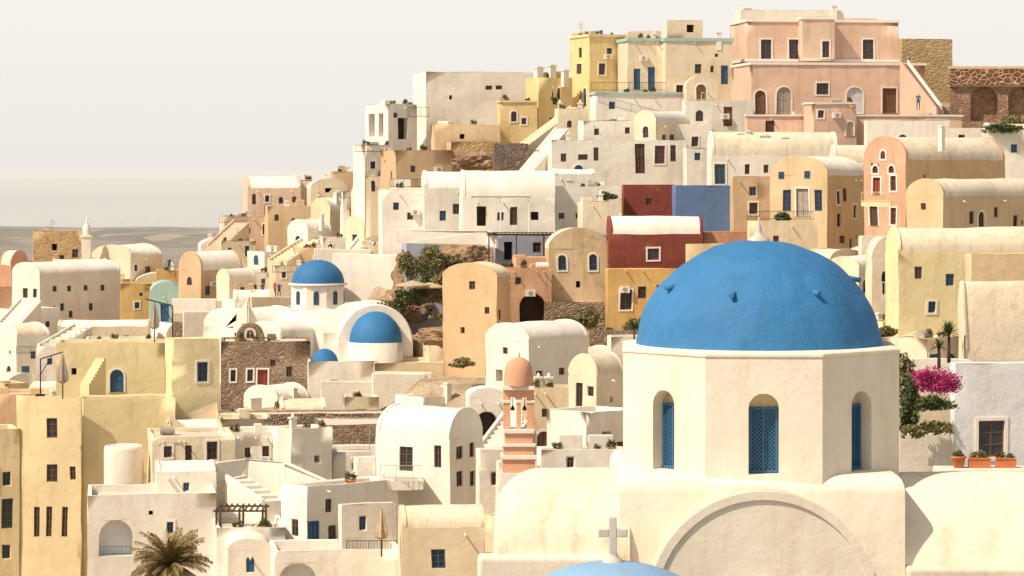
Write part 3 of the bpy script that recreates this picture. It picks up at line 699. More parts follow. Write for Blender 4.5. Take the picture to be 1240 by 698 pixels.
SPEC=[(293,300,364,228,262,345,10,'pinktan','v',214),(266,272,330,262,305,338,12,'pinktan','f',0),(320,325,385,250,300,334,10,'tan','f',0),(372,376,420,228,270,340,8,'cream','v',217),
(376,400,428,256,300,328,50,'cream2','v',240),(412,416,466,232,280,318,8,'white','f',0),(425,446,470,240,290,310,50,'cream','v',222),(348,372,402,282,318,322,50,'white','v',266),(388,392,440,288,330,315,8,'white','f',0),
(418,440,466,280,320,300,50,'cream','v',262),(262,268,310,292,330,328,10,'cream2','f',0),(300,320,352,305,345,320,40,'white','f',0),(330,334,372,322,350,310,8,'cream','f',0),(240,244,280,300,330,334,10,'white','v',290),
(384,388,456,312,352,298,6,'pink','f',0),(436,440,480,300,345,290,8,'cream','f',0),(450,456,500,330,372,284,8,'white2','v',318),(352,356,392,300,335,316,8,'tan2','f',0),(282,286,330,330,366,312,8,'white','f',0),
(400,404,440,208,232,345,8,'tan2','f',0),(436,442,500,214,245,300,8,'cream','f',0),(340,344,378,218,236,350,8,'white','f',0)]
for s in SPEC:
    x0,xc,x1,yt,yb,d,th,c,r,tp=s
    ops=[]
    w=x1-xc; k=max(1,int(w/16)); 
    for i in range(k):
        cx=xc+w*(i+.5)/k; cy=yt+(yb-yt)*RND.uniform(.25,.45)
        if RND.random()<.9: ops.append(('R',cx,cy,5,RND.choice([7,8,13]),RND.choice('waWd'),RND.choice(['blue','brown','blue','wood'])))
    if xc-x0>12: ops.append(('L',(x0+xc)/2,yt+10,6,12,RND.choice('aew'),RND.choice(['blue','brown'])))
    chs=[(xc+w*RND.uniform(.2,.8),(tp if r=='v' else yt)-7,5,8)] if RND.random()<.8 else []
    B(x0,xc,x1,yt,yb,d,th,c,roof='vault' if r=='v' else 'flat',g='L' if (xc-x0>12 or RND.random()<.5) else 'R',top_=tp if r=='v' else None,ops=ops,ch=chs)
STAIR((345,318,312),(395,285,325),1.8,'cream')
STAIR((440,310,296),(470,270,305),1.8,'white')
STAIR((268,300,330),(300,270,335),1.8,'pinktan',label='dusty pink outdoor staircase')
for (a,b) in (((266,262,337),(300,260,337)),((384,312,297),(430,312,297)),((330,322,309),(372,322,309)),((412,232,317),(460,232,317)),((452,300,289),(480,300,289))):
    RAIL([a,b],9)
mb=MB(); o=P(105,315,346); s=.55; hgt=50/F*346
mb.box((-s,-s,-3),(s,s,hgt*.55)); mb.box((-s*1.2,-s*1.2,hgt*.55+.002),(s*1.2,s*1.2,hgt*.6)); mb.lathe([(s*.9,hgt*.602),(s*.9,hgt*.78),(s*.5,hgt*.86),(s*.15,hgt*.92),(.05,hgt*1.05),(0,hgt*1.06)],12)
ob=mb.obj('bell_tower',['white'],None,o); top(ob,'slim white tower with small domed cap','tower')
# ---- yellow building left
B(20,98,99,480,740,205,80,'beige',dep=9,ext=12,extra=False,ops=[('L',63,519,13,24,'w','brown'),('L',59,632,7,36,'w','brown'),('L',78,632,7,36,'w','brown'),('L',44,632,7,36,'w','brown'),('L',63,573,13,22,'w','brown'),('L',88,573,7,16,'w','brown')],label='tall yellow-beige block of a terraced house')
B(96,100,212,484,600,206,12,'palyellow',dep=5,ext=14,gp=False,extra=False,label='pale yellow lower body of a terraced house')
B(64,68,208,416,500,216,6,'palyellow',dep=5,par=.5,ext=14,gp=False,extra=False,ops=[('R',141,461,16,28,'E','blue'),('R',90,450,6,8,'n')],label='yellow rooftop terrace wall with arched blue door')
B(200,208,266,411,600,211,20,'palyellow',par=.4,ext=14,gp=False,extra=False,ops=[('R',245,451,13,24,'W','blue')],label='yellow block with blue-shuttered window')
STAIR((108,468,213),(128,434,214.5),.9,'palyellow',par=False,label='small yellow staircase on a roof terrace')
# ---- cream houses
mb=MB(); o=P(150,600,199); k=199/F; mb.lathe([(24*k,-4),(24*k,56*k),(23*k,60*k),(20*k,61*k),(19*k,57*k),(0,57*k)],32); ob=mb.obj('round_house',['white2'],None,o); top(ob,'rounded off-white cylindrical house annex','house')
B(178,184,285,530,600,196,10,'cream',par=.25,ops=[('R',203,548,10,14,'W','brown'),('R',257,546,13,22,'W','brown'),('R',228,552,8,24,'d','wood')],label='cream house with brown framed windows')
B(200,206,270,520,545,203,10,'cream2',roof='vault',g='L',top_=512)
B(264,270,340,524,590,200,10,'white2',ops=[('R',300,548,7,12,'w'),('R',322,553,8,26,'d','wood')])
B(330,352,402,520,600,198,30,'white',par=.3,ops=[('R',385,556,6,8,'n')])
B(262,268,330,508,540,214,10,'cream',ops=[('R',300,520,5,7,'w')])
B(258,262,470,502,540,222,4,'rubble',par=.1,dep=3,label='brown rubble terrace wall under houses',name='stone_wall',cat='wall')
B(380,384,470,515,560,214,6,'rubble',par=.1,dep=3,label='brown dry-stone terrace wall',name='stone_wall',cat='wall')
B(400,404,470,548,600,200,6,'white2',ops=[('R',430,565,6,8,'w')])
WALL([(262,560,192),(300,556,193),(345,560,190),(416,592,182)],6,c='white')
WALL([(180,585,188),(262,585,188),(300,575,190)],5,c='cream')
STAIR((345,610,183),(300,580,188),1.4,'white')
B(186,190,262,572,610,186,8,'white2',roof='vault',g='L',top_=562,ops=[('R',225,590,7,10,'w','blue')])
B(100,106,262,600,740,180,8,'white',ext=12,extra=False,ops=[('R',140,652,40,44,'m','cool'),('R',205,640,8,14,'W','sky'),('R',232,668,6,8,'w'),('R',182,622,5,5,'n')],par=.5,label='white courtyard house with a wide archway')
RAIL([(122,662,179.3),(160,662,179.3)],10,'sky',label='light blue rail inside a white archway')
B(256,262,345,640,740,176,8,'white',par=.4,ops=[('R',296,660,8,14,'n')])
B(270,276,330,668,740,171,8,'white2',roof='vault',g='R',top_=655,ops=[('R',303,684,10,18,'e','blue')])
B(300,304,350,612,650,186,8,'white',ops=[('R',322,630,15,36,'D','sky')])
B(340,372,482,590,665,176,40,'white',par=.3,ops=[('R',398,612,8,16,'w'),('R',380,646,14,30,'d','blue'),('L',356,640,9,20,'w','brown'),('R',402,646,10,20,'w','brown'),('R',445,640,9,12,'w')],label='white cube house with blue door')
B(410,414,480,612,665,172,20,'white2',par=.3,ops=[('R',440,634,8,16,'w','blue')])
B(326,332,486,668,760,168,8,'white',par=.6,extra=False,ops=[('R',360,702,46,40,'m','cool')],label='white terrace house with low arch niche')
RAIL([(420,655,172),(480,655,172)],14,label='dark terrace railing with seating behind')
# ---- white vault house centre
B(455,545,585,532,612,182,62,'white',roof='vault',g='R',top_=494,rc='roofw',ops=[('L',491,556,16,30,'w','brown'),('L',530,553,9,28,'w','brown'),('R',557,548,8,16,'w','brown'),('R',572,545,6,18,'w','brown'),('R',557,580,8,18,'w','brown'),('R',573,580,6,18,'w','brown'),('L',470,590,9,12,'w')],label='white two-storey house with barrel vault and balcony')
RAIL([(461,564,181),(510,564,179)],18,label='white-grey iron balcony railing on a vaulted house',c='greyw')
B(455,461,512,583,590,180,4,'white',dep=1.6,ext=.2,par=.05,gp=False,name='balcony',cat='balcony',label='white balcony slab on a vaulted house')
B(482,486,586,640,740,166,6,'cream2',roof='vault',g='L',top_=613,rc='roofd',label='tan barrel-vaulted outbuilding with stained roof')
B(428,432,470,560,600,190,6,'white')
B(556,560,606,590,640,185,20,'cream',roof='vault',g='R',top_=574)
# ---- centre right
B(588,640,712,414,500,205,50,'white',roof='vault',g='L',top_=392,rc='roofw',ops=[('L',612,425,6,8,'w'),('L',604,455,8,14,'n'),('R',680,450,7,9,'w')],label='white house with arched gable and vaulted roof')
B(688,722,756,455,520,190,50,'cream',roof='vault',g='L',top_=430,ops=[('L',701,480,8,34,'w','wood'),('L',714,474,7,12,'w','wood')])
B(662,710,768,500,580,182,45,'white',par=.4,ops=[('L',675,548,14,22,'n'),('L',693,553,12,22,'w','greyw'),('R',735,530,12,14,'n')])
B(626,632,700,470,560,195,8,'cream2',ops=[('R',660,500,7,10,'w')])
B(564,568,612,482,560,200,8,'white',roof='vault',g='R',top_=470,ops=[('R',589,520,28,42,'m')],label='white house with a deep dark arch')
B(576,580,640,545,600,178,10,'white2')
B(650,655,760,545,620,172,6,'white',ops=[('R',690,560,8,12,'w')])
RAIL([(676,540,178),(744,548,176)],30,c='greyw',label='diagonal wooden balcony screen')
STAIR((600,560,186),(640,505,196),1.6,'white')
B(600,604,650,560,640,172,8,'white2')
B(640,646,760,572,700,165,8,'white')

def belltower():
    d=128; k=d/F; o=P(628,575,d); e=empty('bell_tower',o)
    c='pinkbell'
    MATS[c]=plaster('plaster_bell_tower',(.76,.43,.28),dirt=.5)
    def bx(n,x0,x1,y0,y1,z0,z1,m): 
        mb=MB(); mb.box((x0,y0,z0),(x1,y1,z1)); return mb.obj(n,[m],e,bevel=.02)
    w=19.5*k; 
    zz=lambda py:(575-py)*k
    bx('base',-w*1.12,w*1.12,-.75,.75,-8,zz(571),'lite')
    bx('base',-w*1.02,w*1.02,-.66,.66,zz(571)+.002,zz(555),c); bx('cornice',-w*1.12,w*1.12,-.76,.76,zz(555)+.002,zz(550),'lite')
    bx('base',-w*.96,w*.96,-.56,.56,zz(550)+.002,zz(540),c); bx('cornice',-w*1.06,w*1.06,-.66,.66,zz(540)+.002,zz(536),'lite')
    bx('base',-w*.88,w*.88,-.5,.5,zz(536)+.002,zz(524),c); bx('cornice',-w*.98,w*.98,-.6,.6,zz(524)+.002,zz(519),'lite')
    for x,pw in ((-.74,.16),(0,.10),(.74,.16)): 
        bx('pillar',x*w-pw,x*w+pw,-.30,.30,zz(519)+.002,zz(488),c); bx('capital',x*w-pw-.03,x*w+pw+.03,-.34,.34,zz(488)+.001,zz(484)+.001,'lite')
    for a in (-.37,.37):
        mb=MB(); cx=a*w; r=.37*w-.12; n=8; z1=zz(472); z0=zz(484)+.002
        arc=[(cx+r*cos(pi*i/n),z0+r*.9*sin(pi*i/n)) for i in range(n+1)]
        for y in (-.29,.29):
            for p,q in zip(arc,arc[1:]):
                mb.poly([(p[0],y,p[1]),(q[0],y,q[1]),(q[0],y,z1),(p[0],y,z1)])
        for p,q in zip(arc,arc[1:]): mb.poly([(p[0],-.29,p[1]),(q[0],-.29,q[1]),(q[0],.29,q[1]),(p[0],.29,p[1])])
        mb.obj('arch',[c],e)
        b=MB(); b.lathe([(0,.02),(.10,.0),(.08,.10),(.05,.18),(0,.22)],12,c=(cx,0,zz(497))); b.tube((cx,0,zz(497)+.2),(cx,0,z0+r*.8),.015); b.obj('bell',['iron'],e)
    for x,pw in ((-.74,.165),(0,.125),(.74,.165)): bx('spandrel',x*w-pw,x*w+pw,-.291,.291,zz(484)+.003,zz(472),c)
    bx('cornice',-w*1.0,w*1.0,-.48,.48,zz(472)+.002,zz(467),'lite')
    mb=MB(); r=.9*w; mb.lathe([(r,zz(467)+.002),(r,zz(462)),(r*.98,zz(452)),(r*.92,zz(445)),(r*.78,zz(439)),(r*.5,zz(435)),(r*.2,zz(433)),(0,zz(432.5))],24); mb.obj('cap',[c],e)
    mb=MB(); mb.lathe([(0,zz(424)),(.06,zz(427)),(.08,zz(430)),(.05,zz(434))],10); mb.obj('finial',['lite'],e)
    top(e,'salmon orange bell tower with white cornices and twin arches','bell tower')
belltower()

def bigchurch():
    d=89.0; k=d/F; o=P(919,600,d); e=empty('church',o)
    zz=lambda py,Y=d:Z_(py,Y)-o.z
    n=8; R=4.5; rot0=radians(-92.9); YF=84.9; zt=zz(434,YF); zb=-1.5
    mb=MB(); rev=.55
    ang=[rot0+2*pi*(i+.5)/n for i in range(n)]
    for i in range(n):
        ac=rot0+2*pi*i/n; ap=R*cos(pi/n); W=2*R*sin(pi/n)
        fn=lambda s,z,kk,ac=ac,ap=ap,W=W:((ap-kk)*cos(ac)-(s-W/2)*sin(ac),(ap-kk)*sin(ac)+(s-W/2)*cos(ac),z)
        z574,z476,z493=zz(575,YF),zz(477,YF),zz(494,YF)
        holes=[(W/2-.45,W/2+.45,z574,z476,True)]
        if sin(ac)>.5: holes=[]
        wallface(mb,fn,W,zb,zt,holes,rev)
        if holes:
            wm=MB(); s0,s1=W/2-.42,W/2+.42; z0=z574+.02;z1=z493
            T=lambda a_,b_,c_:fn(a_,b_,c_)
            O=outline(W/2-.448,W/2+.448,z574+.003,z476-.003,True)
            wm.poly([fn(s,z,rev-.005) for s,z in O],2)
            wm.box((s0,z0,rev-.1),(s1,z1,rev-.06),1,T)
            for (a0,a1,b0,b1) in ((s0,s0+.07,z0,z1),(s1-.07,s1,z0,z1),(s0+.07,s1-.07,z0,z0+.08),(s0+.07,s1-.07,z1-.08,z1),(W/2-.03,W/2+.03,z0+.08,z1-.08)):
                wm.box((a0,b0,rev-.16),(a1,b1,rev-.101),0,T)
            for (xa,xb) in ((s0+.07,W/2-.03),(W/2+.03,s1-.07)):
                ww=xb-xa; zz0=z0+.08; zh=z1-.08
                for sgn,kk in ((1,.135),(-1,.122)):
                    q=zz0-ww
                    while q<zh:
                        pa=[(xa,q),(xb,q+ww)] if sgn>0 else [(xa,q+ww),(xb,q)]
                        def cl(p,r):
                            (x1,y1),(x2,y2)=p,r
                            if y1<zz0: x1=x1+(zz0-y1)*(x2-x1)/(y2-y1); y1=zz0
                            if y1>zh: x1=x1+(zh-y1)*(x2-x1)/(y2-y1); y1=zh
                            return (x1,y1)
                        A=cl(pa[0],pa[1]);Bq=cl(pa[1],pa[0])
                        if abs(A[0]-Bq[0])>.03:
                            t=.022
                            wm.poly([fn(A[0],A[1]-t,rev-kk),fn(Bq[0],Bq[1]-t,rev-kk),fn(Bq[0],Bq[1]+t,rev-kk),fn(A[0],A[1]+t,rev-kk)],0)
                        q+=.125
            wm.obj('window',['sky','navy','palyellow'],e,merge=False)
    mb.obj('drum',['church'],e,bevel=.12,seg=4)
    cm=MB(); R2=R+.04
    V2=[(R2*cos(a),R2*sin(a)) for a in ang]; z2=zz(426,YF)
    for i in range(n):
        a,b=V2[i-1],V2[i]; cm.poly([(*a,zt+.002),(*b,zt+.002),(*b,z2-.05),(*a,z2-.05)]); 
        cm.poly([(*a,z2-.05),(*b,z2-.05),(b[0]*.95,b[1]*.95,z2),(a[0]*.95,a[1]*.95,z2)]); cm.poly([(a[0]*.95,a[1]*.95,z2),(b[0]*.95,b[1]*.95,z2),(0,0,z2+.02)])
    cm.poly([(*p,zt+.002) for p in V2]); cm.obj('cornice',['church'],e,bevel=.05,seg=3)
    dm=MB(); r=3.84; zd=zz(433); hz=zz(291)-zd
    dm.lathe([(r+.04,zd-.06)]+[(r*cos(t)**.96 if t<1.57 else 0,zd+hz*sin(t)) for t in np.linspace(0,pi/2,40)],96)
    dome=dm.obj('dome',['domeblue'],e)
    for v in dome.data.vertices:
        nn=noise.noise(v.co*.7)*.07+noise.noise(v.co*2)*.025; q=v.co.copy(); q.z-=zd; q.normalize(); v.co+=q*nn
    for px,py in ((812,346),(879,352),(975,350),(1031,338)):
        sx=(px-919)*k; sz=zz(py); t=math.asin(max(-.99,min(.99,(sz-zd)/hz))); rr=r*cos(t)
        if abs(sx)>rr: continue
        a=-math.acos(sx/rr); p=Vector((rr*cos(a),rr*sin(a),sz)); out=Vector((cos(a),sin(a),0))
        kb=MB(); kb.tube(p-out*.3+Vector((0,0,.05)),p+out*.26+Vector((0,0,-.03)),.10,n=12,r2=.075)
        kb.obj('spout',['domeblue'],e)
    fm=MB(); fm.lathe([(.34,zz(292)),(.30,zz(288)),(.14,zz(285)),(.10,zz(281)),(.06,zz(273)),(.02,zz(264)),(0,zz(262))],16); fm.obj('finial',['crossg'],e)
    YB=84.7
    bb=MB(); x0=X_(750,YB)-o.x; x1=X_(1096,YB)-o.x; zs_=zz(598,YB); ztp=zz(575,YB+.4)
    ring=[(0,-9)]
    for f in np.linspace(0,1,8):
        a=f*pi/2; ring.append(((1-cos(a))*.5,zs_+(ztp-zs_)*sin(a)))
    for (i0,z0_),(i1,z1_) in zip(ring,ring[1:]):
        c0=[(x0+i0*.5,-4.3+i0),(x1-i0*.5,-4.3+i0),(x1-i0*.5,4.3-i0),(x0+i0*.5,4.3-i0)]; c1=[(x0+i1*.5,-4.3+i1),(x1-i1*.5,-4.3+i1),(x1-i1*.5,4.3-i1),(x0+i1*.5,4.3-i1)]
        for q in range(4):
            r_=(q+1)%4; bb.poly([(*c0[q],z0_),(*c0[r_],z0_),(*c1[r_],z1_),(*c1[q],z1_)],0,z0_>-8)
    bb.poly([(*p,ring[-1][1]) for p in c1])
    bo=bb.obj('base',['church'],e); bo.data.set_sharp_from_angle(angle=radians(40))
    def arm(fn,W,D0,D1,zs,rise,rim,mat='church',t=.34,fr=.22,nz=.05):
        am=MB(); n=28; ns=10
        A=[(-W/2*cos(pi*i/n),zs+rise*sin(pi*i/n)) for i in range(n+1)]
        for j in range(ns):
            a0=D0+rim+(D1-D0-rim)*j/ns; a1=D0+rim+(D1-D0-rim)*(j+1)/ns
            for p,q in zip(A,A[1:]):
                qs=[]
                for (x,z,y) in ((p[0],p[1],a0),(q[0],q[1],a0),(q[0],q[1],a1),(p[0],p[1],a1)):
                    w_=noise.noise(Vector((x*.5,y*.5,z*.5)))*nz; qs.append(fn(x,y,z+w_))
                am.poly(qs,0,True)
        am.obj('vault_roof',['churchd'],e)
        gm=MB(); W2=W/2+.10
        Go=[(-W2*cos(pi*i/n),zs+(rise+.10)*sin(pi*i/n)) for i in range(n+1)]
        Gi=[(-(W2-t)*cos(pi*i/n),zs+(rise+.10-t)*sin(pi*i/n)) for i in range(n+1)]
        for i in range(n):
            gm.poly([fn(*Z) for Z in ((Go[i][0],D0-fr,Go[i][1]),(Go[i+1][0],D0-fr,Go[i+1][1]),(Gi[i+1][0],D0-fr,Gi[i+1][1]),(Gi[i][0],D0-fr,Gi[i][1]))])
            gm.poly([fn(*Z) for Z in ((Go[i][0],D0-fr,Go[i][1]),(Go[i+1][0],D0-fr,Go[i+1][1]),(Go[i+1][0],D0+rim,Go[i+1][1]),(Go[i][0],D0+rim,Go[i][1]))],0,True)
            gm.poly([fn(*Z) for Z in ((Gi[i][0],D0-fr,Gi[i][1]),(Gi[i+1][0],D0-fr,Gi[i+1][1]),(Gi[i+1][0],D0,Gi[i+1][1]),(Gi[i][0],D0,Gi[i][1]))],0,True)
            gm.poly([fn(*Z) for Z in ((Go[i][0],D0+rim,Go[i][1]),(Go[i+1][0],D0+rim,Go[i+1][1]),(A[i+1][0]*.9,D0+rim,zs+(A[i+1][1]-zs)*.9),(A[i][0]*.9,D0+rim,zs+(A[i][1]-zs)*.9))])
            gm.poly([fn(0,D0,zs),fn(Gi[i][0],D0,Gi[i][1]),fn(Gi[i+1][0],D0,Gi[i+1][1])])
        W3=W2
        gm.poly([fn(-W3,D0,zs),fn(W3,D0,zs),fn(W3,D0,zs-8),fn(-W3,D0,zs-8)])
        gm.poly([fn(-W3,D0,zs),fn(-W3,D1,zs),fn(-W3,D1,zs-8),fn(-W3,D0,zs-8)]); gm.poly([fn(W3,D0,zs),fn(W3,D1,zs),fn(W3,D1,zs-8),fn(W3,D0,zs-8)])
        gm.obj('gable',[mat],e)
    YA=82.2; cx=X_(925,YA)-o.x; zs=zz(596,YA)-3.3
    arm(lambda a,b,z:(cx+a,b,z),6.4,YA-d+.2,-4.0,zs,3.2,.3,'church',.24,.07)
    fnn=lambda s,z,kk:(cx+s,YA-d+.2+kk,z)
    opening(e,fnn,-.75,.75,zs-1.5,zs+.72,'A','blue',True,.1,'church')
    def sidewall(xa,xb,ytop,ybot,mat,back=-.7,ends=True,tilt=0.0):
        rm=MB(); prof=[]
        for f in np.linspace(0,1,14):
            Yw=84.8+3.0*f**1.3; pyw=ybot-(ybot-ytop)*math.sin(f*pi/2)**.92; prof.append((Yw-d,zz(pyw,Yw)))
        prof=[(prof[0][0],-9)]+prof+[(back,prof[-1][1]-.02),(back,-9)]
        nsx=14
        for j in range(nsx):
            a0=xa+(xb-xa)*j/nsx; a1=xa+(xb-xa)*(j+1)/nsx
            for p,q in zip(prof,prof[1:]):
                pts=[]
                for (x,y,z) in ((a0,*p),(a1,*p),(a1,*q),(a0,*q)):
                    pts.append((x,y,z+noise.noise(Vector((x*.5,y*.5,0)))*.05))
                rm.poly(pts,0,True)
        if ends:
            rm.poly([(xb,y,z) for y,z in prof]); rm.poly([(xa,y,z) for y,z in prof])
        ro=rm.obj('side_wall',[mat],e); ro.data.set_sharp_from_angle(angle=radians(35))
    sidewall(x1-.3,x1+13,573,692,'churchs')
    # left arm: rounded barrel roof whose shoulder slopes down to a rounded outer end
    xl=X_(598,86)-o.x; xr=x0+.3; lb=MB(); nu,nv=26,22; zt_=zz(570,87.5); zbt=zz(676,84.6)
    grid=[]
    for i in range(nu+1):
        u=i/nu; x=xl+(xr-xl)*u; endf=math.sqrt(max(0,1-max(0,1-(x-xl)/1.5)**2)) 
        row=[]
        for j in range(nv+1):
            a=pi*j/nv; y=-1.0-3.5*cos(a); hz_=(zt_-zbt)*math.sin(a)**.8*(.35+.65*endf); row.append((x,y,zbt+hz_+noise.noise(Vector((x*.6,y*.6,3)))*.07))
        grid.append(row)
    for i in range(nu):
        for j in range(nv): lb.poly([grid[i][j],grid[i+1][j],grid[i+1][j+1],grid[i][j+1]],0,True)
    lb.poly([grid[0][j] for j in range(nv+1)])
    for a_,b_ in ((0,0),(nv,nv)):
        for i in range(nu):
            p,q=grid[i][a_],grid[i+1][a_]; lb.poly([p,q,(q[0],q[1],-9),(p[0],p[1],-9)])
    p,q=grid[0][0],grid[0][nv]; lb.poly([p,q,(q[0],q[1],-9),(p[0],p[1],-9)])
    lo_=lb.obj('vault_roof',['churchd'],e); lo_.data.set_sharp_from_angle(angle=radians(50))
    lm=MB(); 
    lm.box((x1+.01,-4.75,-9),(x1+12.5,-4.1,zz(688,84.3))); lm.obj('ledge',['churchs'],e,bevel=.12,seg=3)
    lm=MB(); lm.box((X_(578,84.3)-o.x,-5.0,-9),(x0-.01,-4.2,zz(672,84.3))); lm.obj('ledge',['church'],e,bevel=.16,seg=4)
    top(e,'large white church with octagonal drum and big blue dome','church')
    for dx,dy in ((0,0),(8,0),(-8,0),(0,-8),(0,8)): GP.append((o.x+dx,o.y+dy,o.z-16))
    FP.append((o.x-9,o.y-8,0,20,16))
bigchurch()
def frontdome():
    d=70; k=d/F; o=P(742,680,d+4); e=empty('chapel',o); r=4.0
    mb=MB(); mb.lathe([(r*cos(t),-r+r*sin(t)) for t in np.linspace(0,pi/2,30)],72); mb.obj('dome',['domepale'],e)
    mb=MB(); mb.lathe([(r+.25,-9),(r+.25,-r),(r,-r+.01)],8,sm=False); mb.obj('drum',['church'],e)
    mb=MB(); mb.lathe([(.28,-.04),(.26,.04),(.17,.09),(.12,.16),(.11,.2)],16)
    mb.obj('cross_base',['crossg'],e)
    mb=MB(); mb.box((-.10,-.07,.15),(.10,.07,1.14)); mb.box((-.38,-.065,.62),(-.101,.065,.83)); mb.box((.101,-.065,.62),(.38,.065,.83))
    mb.obj('cross',['crossg'],e,bevel=.025,seg=3)
    top(e,'pale blue chapel dome topped by a grey stone cross','chapel'); GP.append((o.x,o.y,o.z-12))
frontdome()
for px in range(-200,1500,110):
    for d_,yy in ((60,1100),(100,980),(125,900),(145,880)):
        if px>1050 and d_>60: continue
        GP.append(tuple(P(px,yy,d_)))
for px in (-60,0,60,120,180,240): GP.append(tuple(P(px,830,165)))
for px in (-20,20,60,95): GP.append(tuple(P(px,800,195))); GP.append(tuple(P(px,780,203)))

# ---------------------------------------------------------------- terrace with plants
B(1084,1088,1154,526,600,108,6,'white2',dep=3,par=.25,label='low white planter wall beside shrubs',name='planter',cat='planter')
B(1060,1064,1175,436,480,128,6,'white',dep=4,par=.2,extra=False)
B(1086,1090,1160,478,530,114,6,'cream',dep=3,par=.1,extra=False,label='cream garden terrace wall with shrubs')
BUSH(1102,514,107,.36,.3,1.45,1900,'leaf',.10,label='tall green shrub by the church wall',seed=2,clumps=20,stem=.2)
BUSH(1096,466,112,.4,.35,.8,1100,'leafdry',.10,label='dry green climbing shrub on a wall',seed=5,stem=.1)
BUSH(1133,470,110,1.0,.4,.62,4600,'boug',.05,label='spreading magenta bougainvillea over a garden wall',name='bougainvillea',seed=13,clumps=44,stem=.05,flat=-.1)
BUSH(1130,494,109,.8,.35,.32,1700,'leaf',.07,label='green shrubs under magenta flowers',seed=14,clumps=26,stem=.05,flat=-.1)
BUSH(1132,524,107,.6,.3,.36,1400,'leafdry',.07,label='olive green shrub in a planter',seed=4,stem=.1)
BUSH(1104,528,106.5,.4,.3,.32,900,'leafdry',.07,label='dry olive shrub in a planter',seed=6,stem=.1)
def YUCCA(px,py,d,h=.6,r=.8,n=70,mat='leaf',label='spiky green yucca plant on a thin trunk',seed=1,trunkr=.08):
    o=P(px,py,d); e=empty('yucca',o); q=np.random.RandomState(seed); t=MB(); t.tube((0,0,-.5),(0,0,h),trunkr,r2=trunkr*.7); t.obj('trunk',['wood'],e)
    mb=MB()
    for i in range(n):
        a=q.uniform(0,2*pi);el=q.uniform(-.3,1.3);L=r*q.uniform(.7,1.1)
        dr=Vector((cos(a)*cos(el),sin(a)*cos(el),sin(el))); s=dr.cross(Vector((0,0,1))).normalized()*.045
        p0=Vector((0,0,h)); p1=p0+dr*L*.5; p2=p0+dr*L+Vector((0,0,-.12*L))
        mb.poly([p0-s*.6,p0+s*.6,p1+s,p1-s]); mb.poly([p1-s,p1+s,p2])
    mb.obj('leaves',[mat],e,merge=False); top(e,label,'plant')
YUCCA(1149,425,120,.7,.75)
YUCCA(1137,432,121,.4,.5,seed=9)
YUCCA(768,408,200,.6,1.0,seed=5)
WALL([(1135,568,103.6),(1275,568,103.6)],4,1.2,c='white',label='low white ledge carrying terracotta pots')
for i,(px,w) in enumerate(((1163,17),(1188,26),(1220,24))):
    d=104; o=P(px,568,103.6); o.y=d; k=d/F; e=empty('flower_pot',o); mb=MB()
    if i==0: mb.lathe([(0,.0),(.17,.0),(.25,.34),(.28,.35),(.28,.42),(.22,.42),(.2,.36),(0,.36)],18)
    else: mb.box((-w/2*k,-.16,0),(w/2*k,.16,.36)); mb.box((-w/2*k-.02,-.18,.3),(w/2*k+.02,-.161,.37))
    mb.obj('pot',['terra'],e,bevel=.02 if i else 0)
    BUSH(None,o+Vector((0,0,.32)),0,.25+.1*(i>0),.15,.22,260,'leafdry' if i==1 else 'leaf',.05,seed=20+i,clumps=7,parent=e)
    top(e,'round terracotta pot with a small plant' if i==0 else 'orange terracotta planter trough with small plant','flower pot')
for i,(px,py,d,rx,ry,rz,m) in enumerate(((512,350,252.5,1.6,.8,1.7,'leaf'),(498,366,250,1.5,1.0,.9,'leaf'),(520,318,253.5,1.6,.8,1.1,'leafdry'),(545,322,254,1.6,.6,.7,'leafdry'),(530,362,250,1.8,.6,.9,'leafdry'),(570,334,252,1.4,.6,.7,'leafdry'),(500,330,253,1.3,.6,1.6,'leafdry'),(540,345,251.5,1.3,.5,.8,'leafdry'),(480,376,250,1.3,.6,.7,'leafdry'),(735,414,236,1.2,.8,.8,'leafdry'),(712,392,240,1.0,.8,.9,'leafdry'),(296,500,238,1.1,.6,.3,'leafdry'),
   (300,410,252,.8,.6,.4,'leaf'),(770,402,232,1.0,.6,.8,'leafdry'),(1215,158,268,1.8,.8,.5,'leaf'),(740,302,252,.8,.6,.4,'leaf'),(560,442,232,1.0,.8,.35,'leafdry'),(948,266,236,.6,.5,.4,'leaf'),(1074,406,180,.7,.5,.4,'leafdry'),(1230,152,290,1.6,1,.7,'leafdry'),(735,240,262,.8,.5,.4,'leaf'),(545,385,244,1.6,.6,.5,'leafdry'),(690,396,240,1.0,.5,.8,'leafdry'))):
    BUSH(px,py,d,rx,ry,rz,1500,m,.14,label='dry olive-green shrub growing on a terrace' if m=='leafdry' else 'green shrub growing between houses',seed=40+i,clumps=18,stem=.3,flat=-.2)
def ROCK(px,py,d,rx,ry,rz,seed,label='eroded red-brown rock outcrop'):
    o=P(px,py,d)
    bm=bmesh.new(); bmesh.ops.create_icosphere(bm,subdivisions=5,radius=1)
    for v in bm.verts:
        n=noise.fractal(v.co*1.6+Vector((seed,0,0)),1,2,5)*.3+noise.noise(v.co*6+Vector((0,seed,0)))*.07; v.co*=1+n; v.co.x*=rx;v.co.y*=ry;v.co.z*=rz
    me=bpy.data.meshes.new('rock'); bm.to_mesh(me); bm.free(); me.materials.append(MATS['rock']); 
    ob=bpy.data.objects.new('rock',me); COL.objects.link(ob); ob.location=o; top(ob,label,'rock')
